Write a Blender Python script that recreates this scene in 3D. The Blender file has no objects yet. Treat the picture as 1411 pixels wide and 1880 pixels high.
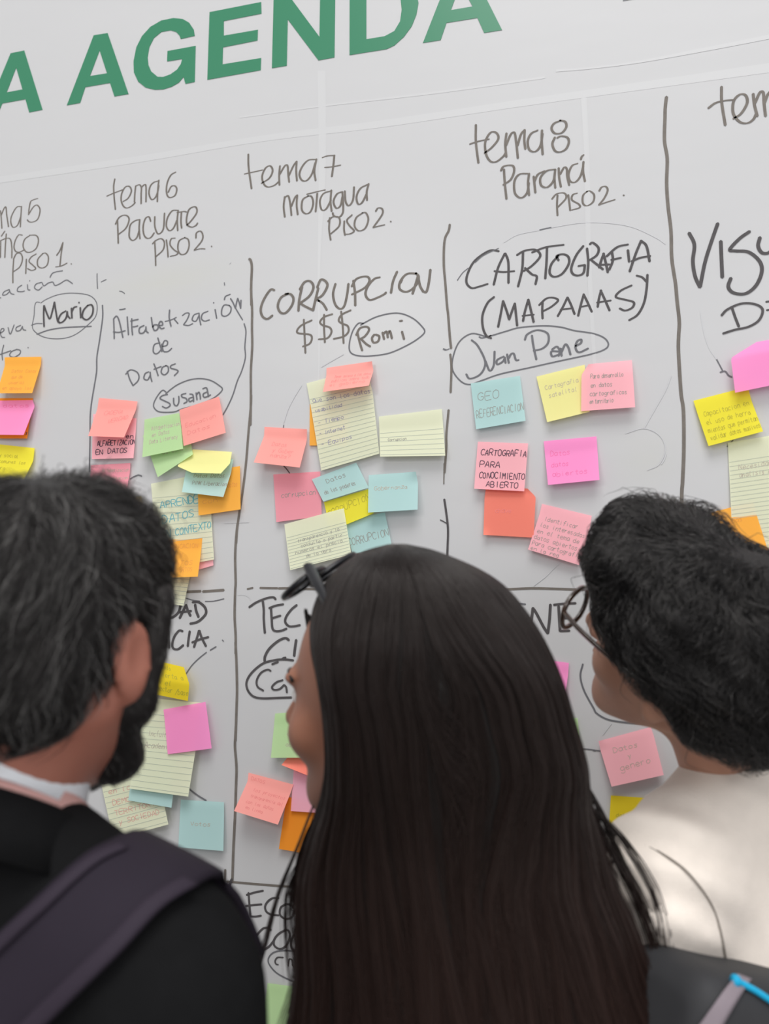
import bpy, math, random
import numpy as np
from mathutils import Matrix, Vector
random.seed(7); RNG = np.random.default_rng(11)
SC = bpy.context.scene
COL = SC.collection

# ------------------------------------------------------------------ camera
FPX, CX, CY = 1700.0, 705.5, 760.0           # focal length and principal point, in pixels of 1411x1880 (the photo is a crop)
CAMZ, WALLD = 1.60, 1.40                      # eye height, distance to the wall plane y = 0
def nrm(v):
    v = np.asarray(v, float); return v / np.linalg.norm(v)
_h = nrm([-5050 - CX, 1072 - CY, FPX]); _v = nrm([665 - CX, -8300 - CY, FPX])
WZ = _v; WX = nrm(-_h - (-_h @ _v) * _v); WY = np.cross(WZ, WX)       # world axes seen from the camera (x right, y down, z ahead)
if WY[2] < 0: WY = -WY
C2W = np.array([WX, WY, WZ])                  # camera coordinates -> world
CAM = np.array([0.0, -WALLD, CAMZ])
R_, U_, F_ = C2W @ [1, 0, 0], C2W @ [0, -1, 0], C2W @ [0, 0, 1]
cam_data = bpy.data.cameras.new('camera'); cam = bpy.data.objects.new('camera', cam_data); COL.objects.link(cam)
m = Matrix.Identity(4)
for i in range(3):
    m[i][0], m[i][1], m[i][2], m[i][3] = R_[i], U_[i], -F_[i], CAM[i]
cam.matrix_world = m
cam_data.sensor_fit = 'AUTO'; cam_data.sensor_width = 36.0
cam_data.lens = FPX / 1880 * 36.0
cam_data.shift_x = 0.0; cam_data.shift_y = -(940 - CY) / 1880
cam_data.clip_start = 0.02
cam_data.dof.use_dof = True; cam_data.dof.focus_distance = 1.47; cam_data.dof.aperture_fstop = 4.0
SC.camera = cam

# ------------------------------------------------------------------ light
SC.view_settings.view_transform = 'Standard'; SC.view_settings.look = 'None'
SC.view_settings.gamma = 1.0; SC.view_settings.use_curve_mapping = False
SC.view_settings.exposure = 0.25
world = bpy.data.worlds.new('room_ambience'); SC.world = world; world.use_nodes = True
world.node_tree.nodes['Background'].inputs[0].default_value = (0.985, 0.985, 1.0, 1); world.node_tree.nodes['Background'].inputs[1].default_value = 0.50
def area(name, loc, target, sx, sy, power, color=(1, 1, 1)):
    l = bpy.data.lights.new(name, 'AREA'); l.shape = 'RECTANGLE'; l.size = sx; l.size_y = sy; l.energy = power; l.color = color
    o = bpy.data.objects.new(name, l); COL.objects.link(o); o.location = loc
    o.rotation_euler = (Vector(target) - Vector(loc)).to_track_quat('-Z', 'Y').to_euler(); return o
area('skylight', (0.9, -5.0, 6.2), (-0.2, 0.0, 1.0), 5.2, 2.4, 50, (1.0, 0.99, 0.98))
area('roof_light', (0.5, -3.6, 8.2), (-0.1, 0.0, 1.2), 4.0, 3.0, 330, (1.0, 0.995, 0.985))
area('high_window_light', (2.2, -5.0, 2.7), (0.0, 0.0, 1.3), 3.0, 2.0, 60, (0.97, 0.98, 1.0))
area('far_window_light', (-1.35, -3.2, 3.0), (-0.4, 0.0, 1.9), 0.5, 0.4, 12, (1.0, 1.0, 0.97))

# ------------------------------------------------------------------ helpers
def srgb(c):
    c = np.asarray(c, float) / 255.0
    return np.where(c <= 0.04045, c / 12.92, ((c + 0.055) / 1.055) ** 2.4)
def alb(c, k=1.0):                            # photographed colour of a matte thing -> its base colour
    return tuple(float(x) for x in np.clip(srgb(c) * k, 0.004, 0.985)) + (1.0,)
def raydir(px, py): return C2W @ np.array([(px - CX) / FPX, (py - CY) / FPX, 1.0])
def at(px, py, depth): return CAM + raydir(px, py) * depth            # depth along the viewing axis
def onw(px, py, off=0.0):                      # point on (or off metres in front of) the wall
    d = raydir(px, py); t = (WALLD - off) / d[1]; return CAM + d * t
def cv(a, b, c): return R_ * a + U_ * b + F_ * c
def tag(o, label=None, cat=None, group=None, kind=None):
    if label: o['label'] = label
    if cat: o['category'] = cat
    if group: o['group'] = group
    if kind: o['kind'] = kind
    return o
def mesh_obj(name, verts, faces, mat, parent=None, smooth=False):
    me = bpy.data.meshes.new(name); me.from_pydata([tuple(map(float, v)) for v in verts], [], [tuple(map(int, f)) for f in faces]); me.update()
    if smooth: me.polygons.foreach_set('use_smooth', [True] * len(me.polygons))
    if mat is not None: me.materials.append(mat)
    o = bpy.data.objects.new(name, me); COL.objects.link(o)
    if parent is not None: o.parent = parent
    return o
def empty(name, loc=(0, 0, 0), parent=None):
    o = bpy.data.objects.new(name, None); COL.objects.link(o); o.empty_display_size = 0.05
    if parent is not None: o.parent = parent
    return o
MATS = {}
def mat(name, color, rough=0.7, spec=0.3, noise=None, bump=None, transl=0.0, metal=0.0, coat=0.0, sheen=0.0):
    if name in MATS: return MATS[name]
    M = bpy.data.materials.new(name); M.use_nodes = True; nt = M.node_tree; b = nt.nodes['Principled BSDF']; out = nt.nodes['Material Output']
    color = tuple(color) if len(color) == 4 else tuple(color) + (1,)
    b.inputs['Base Color'].default_value = color; b.inputs['Roughness'].default_value = rough
    b.inputs['Specular IOR Level'].default_value = spec; b.inputs['Metallic'].default_value = metal
    b.inputs['Coat Weight'].default_value = coat; b.inputs['Sheen Weight'].default_value = sheen
    tc = nt.nodes.new('ShaderNodeTexCoord')
    if noise:                                   # (scale, amount, stretch)
        mp = nt.nodes.new('ShaderNodeMapping'); mp.inputs['Scale'].default_value = noise[2] if len(noise) > 2 else (1, 1, 1)
        n = nt.nodes.new('ShaderNodeTexNoise'); n.inputs['Scale'].default_value = noise[0]; n.inputs['Detail'].default_value = 4
        mx = nt.nodes.new('ShaderNodeMix'); mx.data_type = 'RGBA'
        mx.inputs[6].default_value = tuple(c * (1 - noise[1]) for c in color[:3]) + (1,); mx.inputs[7].default_value = tuple(min(0.95, c * (1 + noise[1])) for c in color[:3]) + (1,)
        nt.links.new(tc.outputs['Object'], mp.inputs[0]); nt.links.new(mp.outputs[0], n.inputs[0]); nt.links.new(n.outputs[0], mx.inputs[0]); nt.links.new(mx.outputs[2], b.inputs['Base Color'])
    if bump:                                    # (scale, strength, distance)
        n2 = nt.nodes.new('ShaderNodeTexNoise'); n2.inputs['Scale'].default_value = bump[0]; n2.inputs['Detail'].default_value = 3
        bp = nt.nodes.new('ShaderNodeBump'); bp.inputs['Strength'].default_value = bump[1]; bp.inputs['Distance'].default_value = bump[2]
        nt.links.new(tc.outputs['Object'], n2.inputs[0]); nt.links.new(n2.outputs[0], bp.inputs['Height']); nt.links.new(bp.outputs[0], b.inputs['Normal'])
    if transl > 0:
        t = nt.nodes.new('ShaderNodeBsdfTranslucent'); t.inputs[0].default_value = color
        ms = nt.nodes.new('ShaderNodeMixShader'); ms.inputs[0].default_value = transl
        nt.links.new(b.outputs[0], ms.inputs[1]); nt.links.new(t.outputs[0], ms.inputs[2]); nt.links.new(ms.outputs[0], out.inputs[0])
    MATS[name] = M; return M

def catmull(P, sub=6):
    P = np.asarray(P, float)
    if len(P) < 3: 
        t = np.linspace(0, 1, 4)[:, None]; return P[0] * (1 - t) + P[-1] * t if len(P) == 2 else P
    Q = np.vstack([2 * P[0] - P[1], P, 2 * P[-1] - P[-2]]); out = []
    for i in range(len(P) - 1):
        p0, p1, p2, p3 = Q[i:i + 4]
        for t in np.arange(sub) / sub:
            out.append(0.5 * ((2 * p1) + (-p0 + p2) * t + (2 * p0 - 5 * p1 + 4 * p2 - p3) * t * t + (-p0 + 3 * p1 - 3 * p2 + p3) * t ** 3))
    out.append(P[-1]); return np.array(out)
def ribbon(pts2, w, calli=0.0, verts=None, faces=None, place=None, sub=6, raw=False):
    """flat stroke in a 2-D frame: adds its quads and round ends; place maps the 2-D points to space"""
    q = np.asarray(pts2, float) if raw else catmull(pts2, sub)
    keep = [0] + [i for i in range(1, len(q)) if np.linalg.norm(q[i] - q[i - 1]) > 1e-9]; q = q[keep]
    if len(q) < 2: q = np.vstack([q[0], q[0] + [w * 0.3, 0]])
    d = np.gradient(q, axis=0); d /= np.maximum(np.linalg.norm(d, axis=1), 1e-12)[:, None]
    nrmv = np.stack([-d[:, 1], d[:, 0]], 1)
    hw = 0.5 * w * (1 - calli + calli * np.abs(d[:, 1]))
    n = len(q); b = len(verts)
    A = q + nrmv * hw[:, None]; B = q - nrmv * hw[:, None]
    c0, c1 = q[0] - d[0] * hw[0] * 0.8, q[-1] + d[-1] * hw[-1] * 0.8
    P = np.vstack([A, B, [c0], [c1]])
    verts.extend(place(P))
    for i in range(n - 1): faces.append((b + i, b + i + 1, b + n + i + 1, b + n + i))
    faces.append((b, b + n, b + 2 * n)); faces.append((b + n - 1, b + 2 * n + 1, b + 2 * n - 1))

def surface_nets(f, lo, hi, h):
    """closed surface of the implicit function f (negative inside)"""
    lo = np.asarray(lo, float); hi = np.asarray(hi, float)
    n = np.ceil((hi - lo) / h).astype(int) + 1
    ax = [lo[i] + np.arange(n[i]) * h for i in range(3)]
    X, Y, Z = np.meshgrid(*ax, indexing='ij')
    V = f(np.stack([X.ravel(), Y.ravel(), Z.ravel()], 1)).reshape(n)
    S = V < 0; acc = np.zeros(tuple(n - 1) + (3,)); cnt = np.zeros(tuple(n - 1))
    for a in range(3):
        sl0 = [slice(None)] * 3; sl1 = [slice(None)] * 3; sl0[a] = slice(0, -1); sl1[a] = slice(1, None)
        v0, v1 = V[tuple(sl0)], V[tuple(sl1)]; cr = S[tuple(sl0)] != S[tuple(sl1)]
        t = np.where(cr, v0 / np.where(cr, v0 - v1, 1), 0)
        o1, o2 = [i for i in range(3) if i != a]
        for d1 in (0, 1):
            for d2 in (0, 1):
                s = [slice(None)] * 3
                s[o1] = slice(d1, n[o1] - 1 + d1); s[o2] = slice(d2, n[o2] - 1 + d2)
                c = cr[tuple(s)]; tt = t[tuple(s)]
                acc[..., a] += np.where(c, tt, 0); acc[..., o1] += np.where(c, d1, 0); acc[..., o2] += np.where(c, d2, 0); cnt += c
    act = cnt > 0; idx = np.full(act.shape, -1); idx[act] = np.arange(act.sum())
    base = np.stack(np.nonzero(act), 1)
    verts = lo + (base + acc[act] / cnt[act][:, None]) * h
    faces = []
    for a in range(3):
        sl0 = [slice(None)] * 3; sl1 = [slice(None)] * 3; sl0[a] = slice(0, -1); sl1[a] = slice(1, None)
        s0, s1 = S[tuple(sl0)], S[tuple(sl1)]
        I = np.stack(np.nonzero(s0 != s1), 1); o1, o2 = (a + 1) % 3, (a + 2) % 3
        I = I[(I[:, o1] > 0) & (I[:, o2] > 0) & (I[:, o1] < n[o1] - 1) & (I[:, o2] < n[o2] - 1)]
        if not len(I): continue
        e1 = np.zeros(3, int); e1[o1] = 1; e2 = np.zeros(3, int); e2[o2] = 1
        q = np.stack([idx[tuple((I - e1 - e2).T)], idx[tuple((I - e2).T)], idx[tuple(I.T)], idx[tuple((I - e1).T)]], 1)
        fl = ~s0[tuple(I.T)]; q[fl] = q[fl][:, ::-1]; faces.append(q)
    return verts, np.vstack(faces)
def net_obj(name, f, lo, hi, h, mt, parent=None, M=None, smooth=2):
    v, q = surface_nets(f, lo, hi, h)
    # light Laplacian smoothing
    e = np.vstack([q[:, [0, 1]], q[:, [1, 2]], q[:, [2, 3]], q[:, [3, 0]]])
    for _ in range(smooth):
        s = np.zeros_like(v); c = np.zeros(len(v))
        for a, b in ((0, 1), (1, 0)):
            np.add.at(s, e[:, a], v[e[:, b]]); np.add.at(c, e[:, a], 1)
        v = v * 0.5 + 0.5 * s / np.maximum(c, 1)[:, None]
    vl = v
    if M is not None: v = v @ M[:3, :3].T + M[:3, 3]
    me = bpy.data.meshes.new(name); me.vertices.add(len(v)); me.vertices.foreach_set('co', v.astype(np.float32).ravel())
    me.loops.add(len(q) * 4); me.loops.foreach_set('vertex_index', q.astype(np.int32).ravel())
    me.polygons.add(len(q)); me.polygons.foreach_set('loop_start', np.arange(len(q), dtype=np.int32) * 4)
    me.polygons.foreach_set('use_smooth', np.ones(len(q), bool)); me.update(calc_edges=True); me.validate()
    me.materials.append(mt); o = bpy.data.objects.new(name, me); COL.objects.link(o)
    if parent is not None: o.parent = parent
    return o, vl, q
# implicit shapes
def ell(p, c, r, rot=None):
    d = p - np.asarray(c)
    if rot is not None: d = d @ rot
    r = np.asarray(r, float); k0 = np.linalg.norm(d / r, axis=1); k1 = np.linalg.norm(d / (r * r), axis=1)
    return k0 * (k0 - 1) / np.maximum(k1, 1e-6)
def cap(p, a, b, ra, rb=None):
    a = np.asarray(a, float); b = np.asarray(b, float); rb = ra if rb is None else rb
    ab = b - a; t = np.clip((p - a) @ ab / max(ab @ ab, 1e-12), 0, 1)
    return np.linalg.norm(p - a - t[:, None] * ab, axis=1) - (ra + (rb - ra) * t)
def smin(a, b, k):
    h = np.clip(0.5 + 0.5 * (b - a) / k, 0, 1); return b + (a - b) * h - k * h * (1 - h)
def smax(a, b, k): return -smin(-a, -b, k)
def rotx(a): c, s = math.cos(a), math.sin(a); return np.array([[1, 0, 0], [0, c, -s], [0, s, c]])
def roty(a): c, s = math.cos(a), math.sin(a); return np.array([[c, 0, s], [0, 1, 0], [-s, 0, c]])
def rotz(a): c, s = math.cos(a), math.sin(a); return np.array([[c, -s, 0], [s, c, 0], [0, 0, 1]])
def frame(origin, fwd, up):
    y = nrm(fwd); x = nrm(np.cross(y, nrm(up))); z = np.cross(x, y)
    M = np.eye(4); M[:3, 0], M[:3, 1], M[:3, 2], M[:3, 3] = x, y, z, origin; return M
def xf(M, p): return np.asarray(p) @ M[:3, :3].T + M[:3, 3]
def hair_curves(name, P, rad, mt, parent):
    """P: (strands, points, 3) in world space"""
    ns, npt = P.shape[:2]
    hc = bpy.data.hair_curves.new(name); hc.add_curves([npt] * ns)
    hc.points.foreach_set('position', P.astype(np.float32).ravel())
    t = np.linspace(0, 1, npt); prof = rad * (1 - 0.75 * t ** 3)
    a = hc.attributes.get('radius') or hc.attributes.new('radius', 'FLOAT', 'POINT')
    a.data.foreach_set('value', np.tile(prof, ns).astype(np.float32))
    hc.materials.append(mt); o = bpy.data.objects.new(name, hc); COL.objects.link(o); o.parent = parent
    o['kind'] = 'stuff'; return o
def tube(name, pts, rad, mt, parent=None, n=8, closed=False, flat=1.0, updir=None):
    P = np.asarray(pts, float); N = len(P); rad = np.broadcast_to(np.asarray(rad, float), (N,))
    T = (np.roll(P, -1, 0) - np.roll(P, 1, 0)) if closed else np.gradient(P, axis=0)
    T /= np.linalg.norm(T, axis=1)[:, None]; up = np.asarray(updir if updir is not None else [0.1, 0.2, 1.0], float)
    V = []; 
    for i in range(N):
        a = nrm(np.cross(T[i], up)); b = np.cross(a, T[i])
        for k in range(n):
            th = 2 * math.pi * k / n; V.append(P[i] + rad[i] * (a * math.cos(th) * flat + b * math.sin(th)))
    Fc = []
    for i in range(N if closed else N - 1):
        j = (i + 1) % N
        for k in range(n): Fc.append((i * n + k, i * n + (k + 1) % n, j * n + (k + 1) % n, j * n + k))
    if not closed: Fc.append(tuple(range(n))[::-1]); Fc.append(tuple((N - 1) * n + k for k in range(n)))
    return mesh_obj(name, V, Fc, mt, parent, smooth=True)
# ------------------------------------------------------------------ the wall
def wall_material():
    M = bpy.data.materials.new('white_vinyl'); M.use_nodes = True; nt = M.node_tree; b = nt.nodes['Principled BSDF']
    b.inputs['Roughness'].default_value = 0.30; b.inputs['Specular IOR Level'].default_value = 0.28
    tc = nt.nodes.new('ShaderNodeTexCoord')
    def noise(scale, sc=(1, 1, 1), detail=3, rot=0):
        mp = nt.nodes.new('ShaderNodeMapping'); mp.inputs['Scale'].default_value = sc; mp.inputs['Rotation'].default_value = (0, rot, 0)
        n = nt.nodes.new('ShaderNodeTexNoise'); n.inputs['Scale'].default_value = scale; n.inputs['Detail'].default_value = detail
        nt.links.new(tc.outputs['Object'], mp.inputs[0]); nt.links.new(mp.outputs[0], n.inputs[0]); return n.outputs[0]
    col = None
    mx = nt.nodes.new('ShaderNodeMix'); mx.data_type = 'RGBA'
    mx.inputs[6].default_value = (0.492, 0.490, 0.494, 1); mx.inputs[7].default_value = (0.508, 0.507, 0.513, 1)
    nt.links.new(noise(2.2), mx.inputs[0]); col = mx.outputs[2]
    # wiped marker smudges: elongated stains
    def smudge(cx, cz, rx, rz, ang, amt, tint=(0.50, 0.50, 0.455, 1)):
        nonlocal col
        mp = nt.nodes.new('ShaderNodeMapping'); mp.vector_type = 'TEXTURE'
        mp.inputs['Location'].default_value = (cx, 0, cz); mp.inputs['Rotation'].default_value = (0, -ang, 0); mp.inputs['Scale'].default_value = (rx, 1, rz)
        g = nt.nodes.new('ShaderNodeTexGradient'); g.gradient_type = 'SPHERICAL'
        nt.links.new(tc.outputs['Object'], mp.inputs[0]); nt.links.new(mp.outputs[0], g.inputs[0])
        m1 = nt.nodes.new('ShaderNodeMath'); m1.operation = 'MULTIPLY'; nt.links.new(g.outputs[1], m1.inputs[0]); nt.links.new(noise(14, (0.35, 1, 2.2), 3, -ang), m1.inputs[1])
        m2 = nt.nodes.new('ShaderNodeMath'); m2.operation = 'MULTIPLY'; m2.inputs[1].default_value = amt; m2.use_clamp = True; nt.links.new(m1.outputs[0], m2.inputs[0])
        x = nt.nodes.new('ShaderNodeMix'); x.data_type = 'RGBA'; x.inputs[7].default_value = tint
        nt.links.new(m2.outputs[0], x.inputs[0]); nt.links.new(col, x.inputs[6]); col = x.outputs[2]
    for (px, py, rx, rz, ang, amt) in ((300, 520, .20, .05, .07, .95), (90, 600, .17, .06, .17, .6), (1185, 840, .055, .05, 0, .45), (1180, 840, .09, .08, 0, .25), (700, 640, .22, .06, .1, .22)):
        p = onw(px, py); smudge(p[0], p[2], rx, rz, ang, amt)
    nt.links.new(col, b.inputs['Base Color'])
    bp = nt.nodes.new('ShaderNodeBump'); bp.inputs['Strength'].default_value = 0.35; bp.inputs['Distance'].default_value = 0.004
    nt.links.new(noise(3.5, (1, 1, 2.5), 2), bp.inputs['Height']); nt.links.new(bp.outputs[0], b.inputs['Normal'])
    return M
WALLM = wall_material()
x0, x1, z0, z1, th = -4.2, 2.4, 0.0, 3.3, 0.08
wall = mesh_obj('wall_front', [(x0, 0, z0), (x1, 0, z0), (x1, 0, z1), (x0, 0, z1), (x0, th, z0), (x1, th, z0), (x1, th, z1), (x0, th, z1)],
                [(0, 1, 2, 3), (5, 4, 7, 6), (4, 0, 3, 7), (1, 5, 6, 2), (3, 2, 6, 7), (4, 5, 1, 0)], WALLM)
tag(wall, kind='structure')
floor = mesh_obj('floor', [(-4.2, -4, -.05), (2.4, -4, -.05), (2.4, th, -.05), (-4.2, th, -.05), (-4.2, -4, 0), (2.4, -4, 0), (2.4, th, 0), (-4.2, th, 0)],
                 [(3, 2, 1, 0), (4, 5, 6, 7), (0, 1, 5, 4), (1, 2, 6, 5), (2, 3, 7, 6), (3, 0, 4, 7)], mat('grey_floor', (0.33, 0.32, 0.31), 0.5, noise=(6, .12)))
tag(floor, kind='structure')

# film overlaps and creases of the vinyl: raised slivers, thin as the film
FILM = mat('film_overlap', (0.519, 0.519, 0.523), 0.3, 0.4)
def strip(name, top, bot, off=0.00022, mt=FILM, parent=wall):
    t = catmull(top, 6); b = catmull(bot, 6); k = min(len(t), len(b)); V = []
    for P in (t, b):
        V += [onw(x, y, off) for x, y in P[:k]]
    V += [onw(x, y, 0.0) for x, y in b[:k]]; V += [onw(x, y, 0.0) for x, y in t[:k]]
    Fc = []
    for i in range(k - 1):
        Fc += [(i, k + i, k + i + 1, i + 1), (k + i, 2 * k + i, 2 * k + i + 1, k + i + 1), (3 * k + i, i, i + 1, 3 * k + i + 1)]
    return mesh_obj(name, V, Fc, mt, parent)
strip('film_seam', [(-40, 330), (250, 287), (480, 249), (700, 221), (940, 185), (1200, 147), (1450, 110)], [(-40, 342), (250, 299), (480, 260), (700, 234), (940, 198), (1200, 162), (1450, 128)])
strip('film_seam', [(583, 130), (585, 300), (583, 480), (584, 640), (583, 700)], [(597, 130), (598, 300), (588, 480), (587, 640), (586, 700)], 0.0003)
strip('film_crease', [(1020, 128), (1080, 124), (1170, 112), (1300, 86), (1430, 60)], [(1020, 132), (1080, 127), (1170, 116), (1300, 93), (1430, 68)], 0.0004)
strip('film_crease', [(440, 214), (600, 192), (800, 168), (1000, 140)], [(440, 217), (600, 195), (800, 172), (1000, 144)], 0.00028)
strip('film_seam', [(1066, 180), (1072, 300), (1076, 470), (1090, 700), (1098, 760)], [(1076, 179), (1082, 300), (1085, 470), (1096, 700), (1101, 760)], 0.0003)

# printed letters of the heading
def poly_letter(outer, holes, mt, off=0.0008):
    import bmesh
    bm = bmesh.new(); edges = []
    for loop in [outer] + holes:
        vs = [bm.verts.new(onw(x, y, off)) for x, y in loop]
        edges += [bm.edges.new((vs[i], vs[(i + 1) % len(vs)])) for i in range(len(vs))]
    bmesh.ops.triangle_fill(bm, use_beauty=True, use_dissolve=False, edges=edges)
    r = bmesh.ops.extrude_face_region(bm, geom=bm.faces[:])
    bmesh.ops.translate(bm, verts=[v for v in r['geom'] if isinstance(v, bmesh.types.BMVert)], vec=(0, off * 0.9, 0))
    bmesh.ops.recalc_face_normals(bm, faces=bm.faces)
    me = bpy.data.meshes.new('printed_letter'); bm.to_mesh(me); bm.free(); me.materials.append(mt)
    o = bpy.data.objects.new('printed_letter', me); COL.objects.link(o); o.parent = wall; return o
GREEN = mat('green_print', alb((44, 128, 92), .85), 0.26, 0.8)
def z(ox, oy, s, pts): return [(ox + x / s, oy + y / s) for x, y in pts]
S1 = 2.9396; S2 = 2.822
poly_letter(z(0, 0, S1, [(57, 287), (130, 272), (229, 592), (157, 606), (137, 535), (12, 558), (-22, 640), (-95, 653)]), [z(0, 0, S1, [(87, 365), (36, 498), (121, 482)])], GREEN)
poly_letter(z(0, 0, S1, [(505, 190), (580, 178), (693, 507), (617, 520), (593, 447), (460, 470), (432, 555), (360, 568)]), [z(0, 0, S1, [(537, 272), (485, 410), (577, 395)])], GREEN)
g = [(1050, 193), (1045, 160), (1020, 122), (985, 102), (935, 97), (870, 110), (810, 145), (765, 195), (735, 255), (720, 330), (722, 390), (745, 440), (785, 472), (835, 484), (880, 482), (925, 468), (965, 445), (990, 415), (1000, 452), (1050, 442), (1055, 247), (903, 275), (901, 331), (982, 318), (975, 345), (955, 375), (920, 400), (880, 415), (850, 414), (815, 385), (800, 350), (796, 310), (805, 255), (830, 205), (870, 172), (920, 163), (950, 172), (967, 190), (975, 210)]
poly_letter(z(0, 0, S1, g), [], GREEN)
poly_letter([(384.4, 22.1), (479, 3.5), (479.7, 24.8), (410.6, 38.4), (410.5, 65.3), (473.1, 54.4), (472.4, 74.1), (409.2, 86.7), (408.2, 118), (479, 106.3), (478.3, 128.6), (380.3, 146.3)], [], GREEN)
poly_letter([(498.8, 125), (502, -1.5), (531, -7), (586, 67.3), (587.5, -18), (615.2, -24), (613.6, 105.2), (584.2, 110.6), (527.9, 35.4), (526.1, 120.5)], [], GREEN)
poly_letter([(641.3, 101), (641.5, -29), (690, -38), (730, -40), (752, -26), (764, -12), (767.8, 5), (764.2, 26), (755.4, 48), (741.2, 67.3), (723.5, 83.3), (709.3, 90.0)], [[(672.1, -8), (672.1, 71.9), (705.8, 66.3), (723.5, 56.7), (734, 39), (737, 17.7), (735, -2), (726, -12), (700, -14)]], GREEN)
poly_letter([(775.9, 78.7), (833, -67), (858, -71), (921.2, 54.9), (888.3, 60.2), (875.9, 32.6), (819.2, 41.8), (808.5, 73.4)], [[(845, -30), (827.3, 18.4), (867, 11.7)]], GREEN)
poly_letter([(1143, 1.5), (1140, -58), (1163, -62), (1166, -2.5)], [], mat('grey_print', alb((120, 120, 125)), 0.5))

# marker writing on the wall ------------------------------------------------
INKG = mat('marker_ink_grey', alb((108, 102, 96), 1.0), 0.5, 0.2, noise=(90, .28))
INKB = mat('marker_ink_black', alb((76, 73, 74), 1.0), 0.5, 0.2, noise=(90, .3))
INKF = mat('marker_ink_faint', alb((188, 188, 190), 1.0), 0.5, 0.3)
INKM = mat('marker_ink_thin', alb((100, 100, 104), 1.0), 0.5, 0.3, noise=(90, .2))
M_PER_PX = 1.44 / FPX
KOFF = [0]
def place_wall(P):
    KOFF[0] = (KOFF[0] + 1) % 50; off = 0.0003 + KOFF[0] * 1.2e-5      # neighbouring strokes never share a plane
    V = np.empty((len(P), 3)); V[:, 0] = P[:, 0]; V[:, 1] = -off; V[:, 2] = P[:, 1]; return [tuple(v) for v in V]
def wall2(px, py):
    p = onw(px, py); return (p[0], p[2])
def parse(s): return [[tuple(float(c) for c in t.split(',')) for t in st.split()] for st in s.split(';') if st.strip()]
def write(region, text, width=4.0, ink=INKG, calli=0.5, name='marker_word', label=None, piece='marker_letter', lean=1.0):
    """one written word: an empty under the wall, one flat mesh per letter"""
    ox, oy, s = region; letters = [t for t in text.split('|') if t.strip()]
    par = wall
    if len(letters) > 1:
        par = empty(name, parent=wall)
        if label: par['label'] = label
    for L in letters:
        V, Fc = [], []
        for st in parse(L):
            q = [wall2(ox + x / s, oy + y / s) for x, y in st]
            ribbon(q, width * M_PER_PX, calli, V, Fc, place_wall)
        o = mesh_obj(piece if len(letters) > 1 else name, V, Fc, ink, par)
        if len(letters) == 1 and label: o['label'] = label
A4 = (0, 300, 4.946); A5 = (180, 300, 4.703); A6 = (160, 500, 4.409); A7 = (420, 260, 3.3595); A8 = (440, 460, 3.3595)
B1 = (800, 180, 3.2068); B2 = (800, 400, 3.067); B3 = (1180, 120, 3.615); B4 = (0, 620, 5.427); B5 = (150, 680, 4.409); B6 = (240, 860, 5.529); B7 = (440, 640, 3.5275); B8 = (480, 840, 3.713)
C1 = (820, 640, 3.2068); C2 = (820, 860, 4.703); C3 = (1240, 600, 4.088); C4 = (180, 1060, 4.703); C5 = (140, 1280, 4.409); C6 = (360, 1060, 5.879); C7 = (360, 1300, 5.529); C8 = (340, 1580, 5.427)
D1 = (920, 1060, 3.7588)
# --- column 5
write(A4, "5,430 12,500 18,590;12,470 40,405 55,400 62,470 78,575|195,392 150,400 105,480 100,540 120,580 160,560 190,480;196,390 190,480 185,578|345,318 300,332 278,350 265,410 260,465;260,465 300,400 335,378 362,410 360,460 340,510 300,532 265,530 248,512", 3.4, label='grey marker word ending in 5')
write(A4, "4,855 7,700;12,662 45,615|58,640 50,740 45,855;8,700 60,680 95,690 108,760 108,858|205,652 170,650 140,700 128,760 145,800 180,805 215,788|270,655 225,690 210,750 235,800 280,805 330,770 350,700 330,655 270,652", 3.4)
write(A4, "125,870 118,980 118,1085;122,872 150,820 190,820 205,870 180,940 120,985|240,870 235,1000|330,822 285,850 265,890 300,925 325,955 290,972 250,955|390,818 345,870 345,930 385,950 430,920 440,850 415,815 388,818|515,835 545,790 572,718;572,718 555,830 545,935;505,940 560,930 610,905|645,912 651,914", 3.4)
write(A4, "0,1220 10,1222|85,1145 40,1165 25,1195 60,1190 90,1160;85,1145 100,1180 130,1190|200,1105 165,1130 160,1160 200,1165 225,1158|250,1100 255,1145 275,1150;270,1065 273,1067|380,1080 330,1095 315,1130 350,1150 385,1120;385,1085 400,1112 440,1085|440,1085 480,1078 500,1108 540,1095 600,1060 632,1072 660,1092;455,1035 475,1000 510,985 570,975", 2.4, INKM, .2)
write(A4, "0,1540 15,1535 38,1515 30,1498 10,1510 6,1550 20,1578 45,1580|75,1490 95,1550 130,1465|190,1470 150,1490 150,1520 185,1515 205,1480;205,1480 212,1508 238,1515", 2.4, INKM, .2)
write(A4, "35,1650 20,1720 25,1785;0,1735 60,1715 100,1700|150,1690 105,1710 90,1745 130,1760 180,1730 185,1698 150,1688|255,1672 259,1675", 2.5, INKM, .2)
write(A4, "400,1292 398,1380 402,1482;402,1292 430,1370 455,1410 480,1330 496,1260;496,1260 510,1350 525,1430 545,1450|600,1340 555,1370 530,1430 560,1445 600,1405 612,1345;612,1350 618,1385 638,1408|650,1315 655,1405;655,1345 672,1310 700,1300|730,1310 735,1402;717,1262 721,1266|800,1288 760,1335 750,1395 790,1420 835,1380 847,1320 832,1285 798,1290", 4.2, INKB, .35, label='name written inside the left oval')
write(A4, "370,1268 420,1235 520,1195 640,1178 780,1190 850,1225 882,1290 868,1390 800,1465 700,1545 600,1585 480,1592 380,1570 310,1520 295,1470 310,1380 315,1300 330,1262 362,1262", 2.2, INKM, .15, name='marker_oval')
write(A4, "335,1552 450,1512 600,1490 830,1480", 3, INKM, .0, name='marker_underline')
write(A4, "285,1470 330,1455 385,1455", 2, INKM, .0, name='marker_dash')
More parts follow.
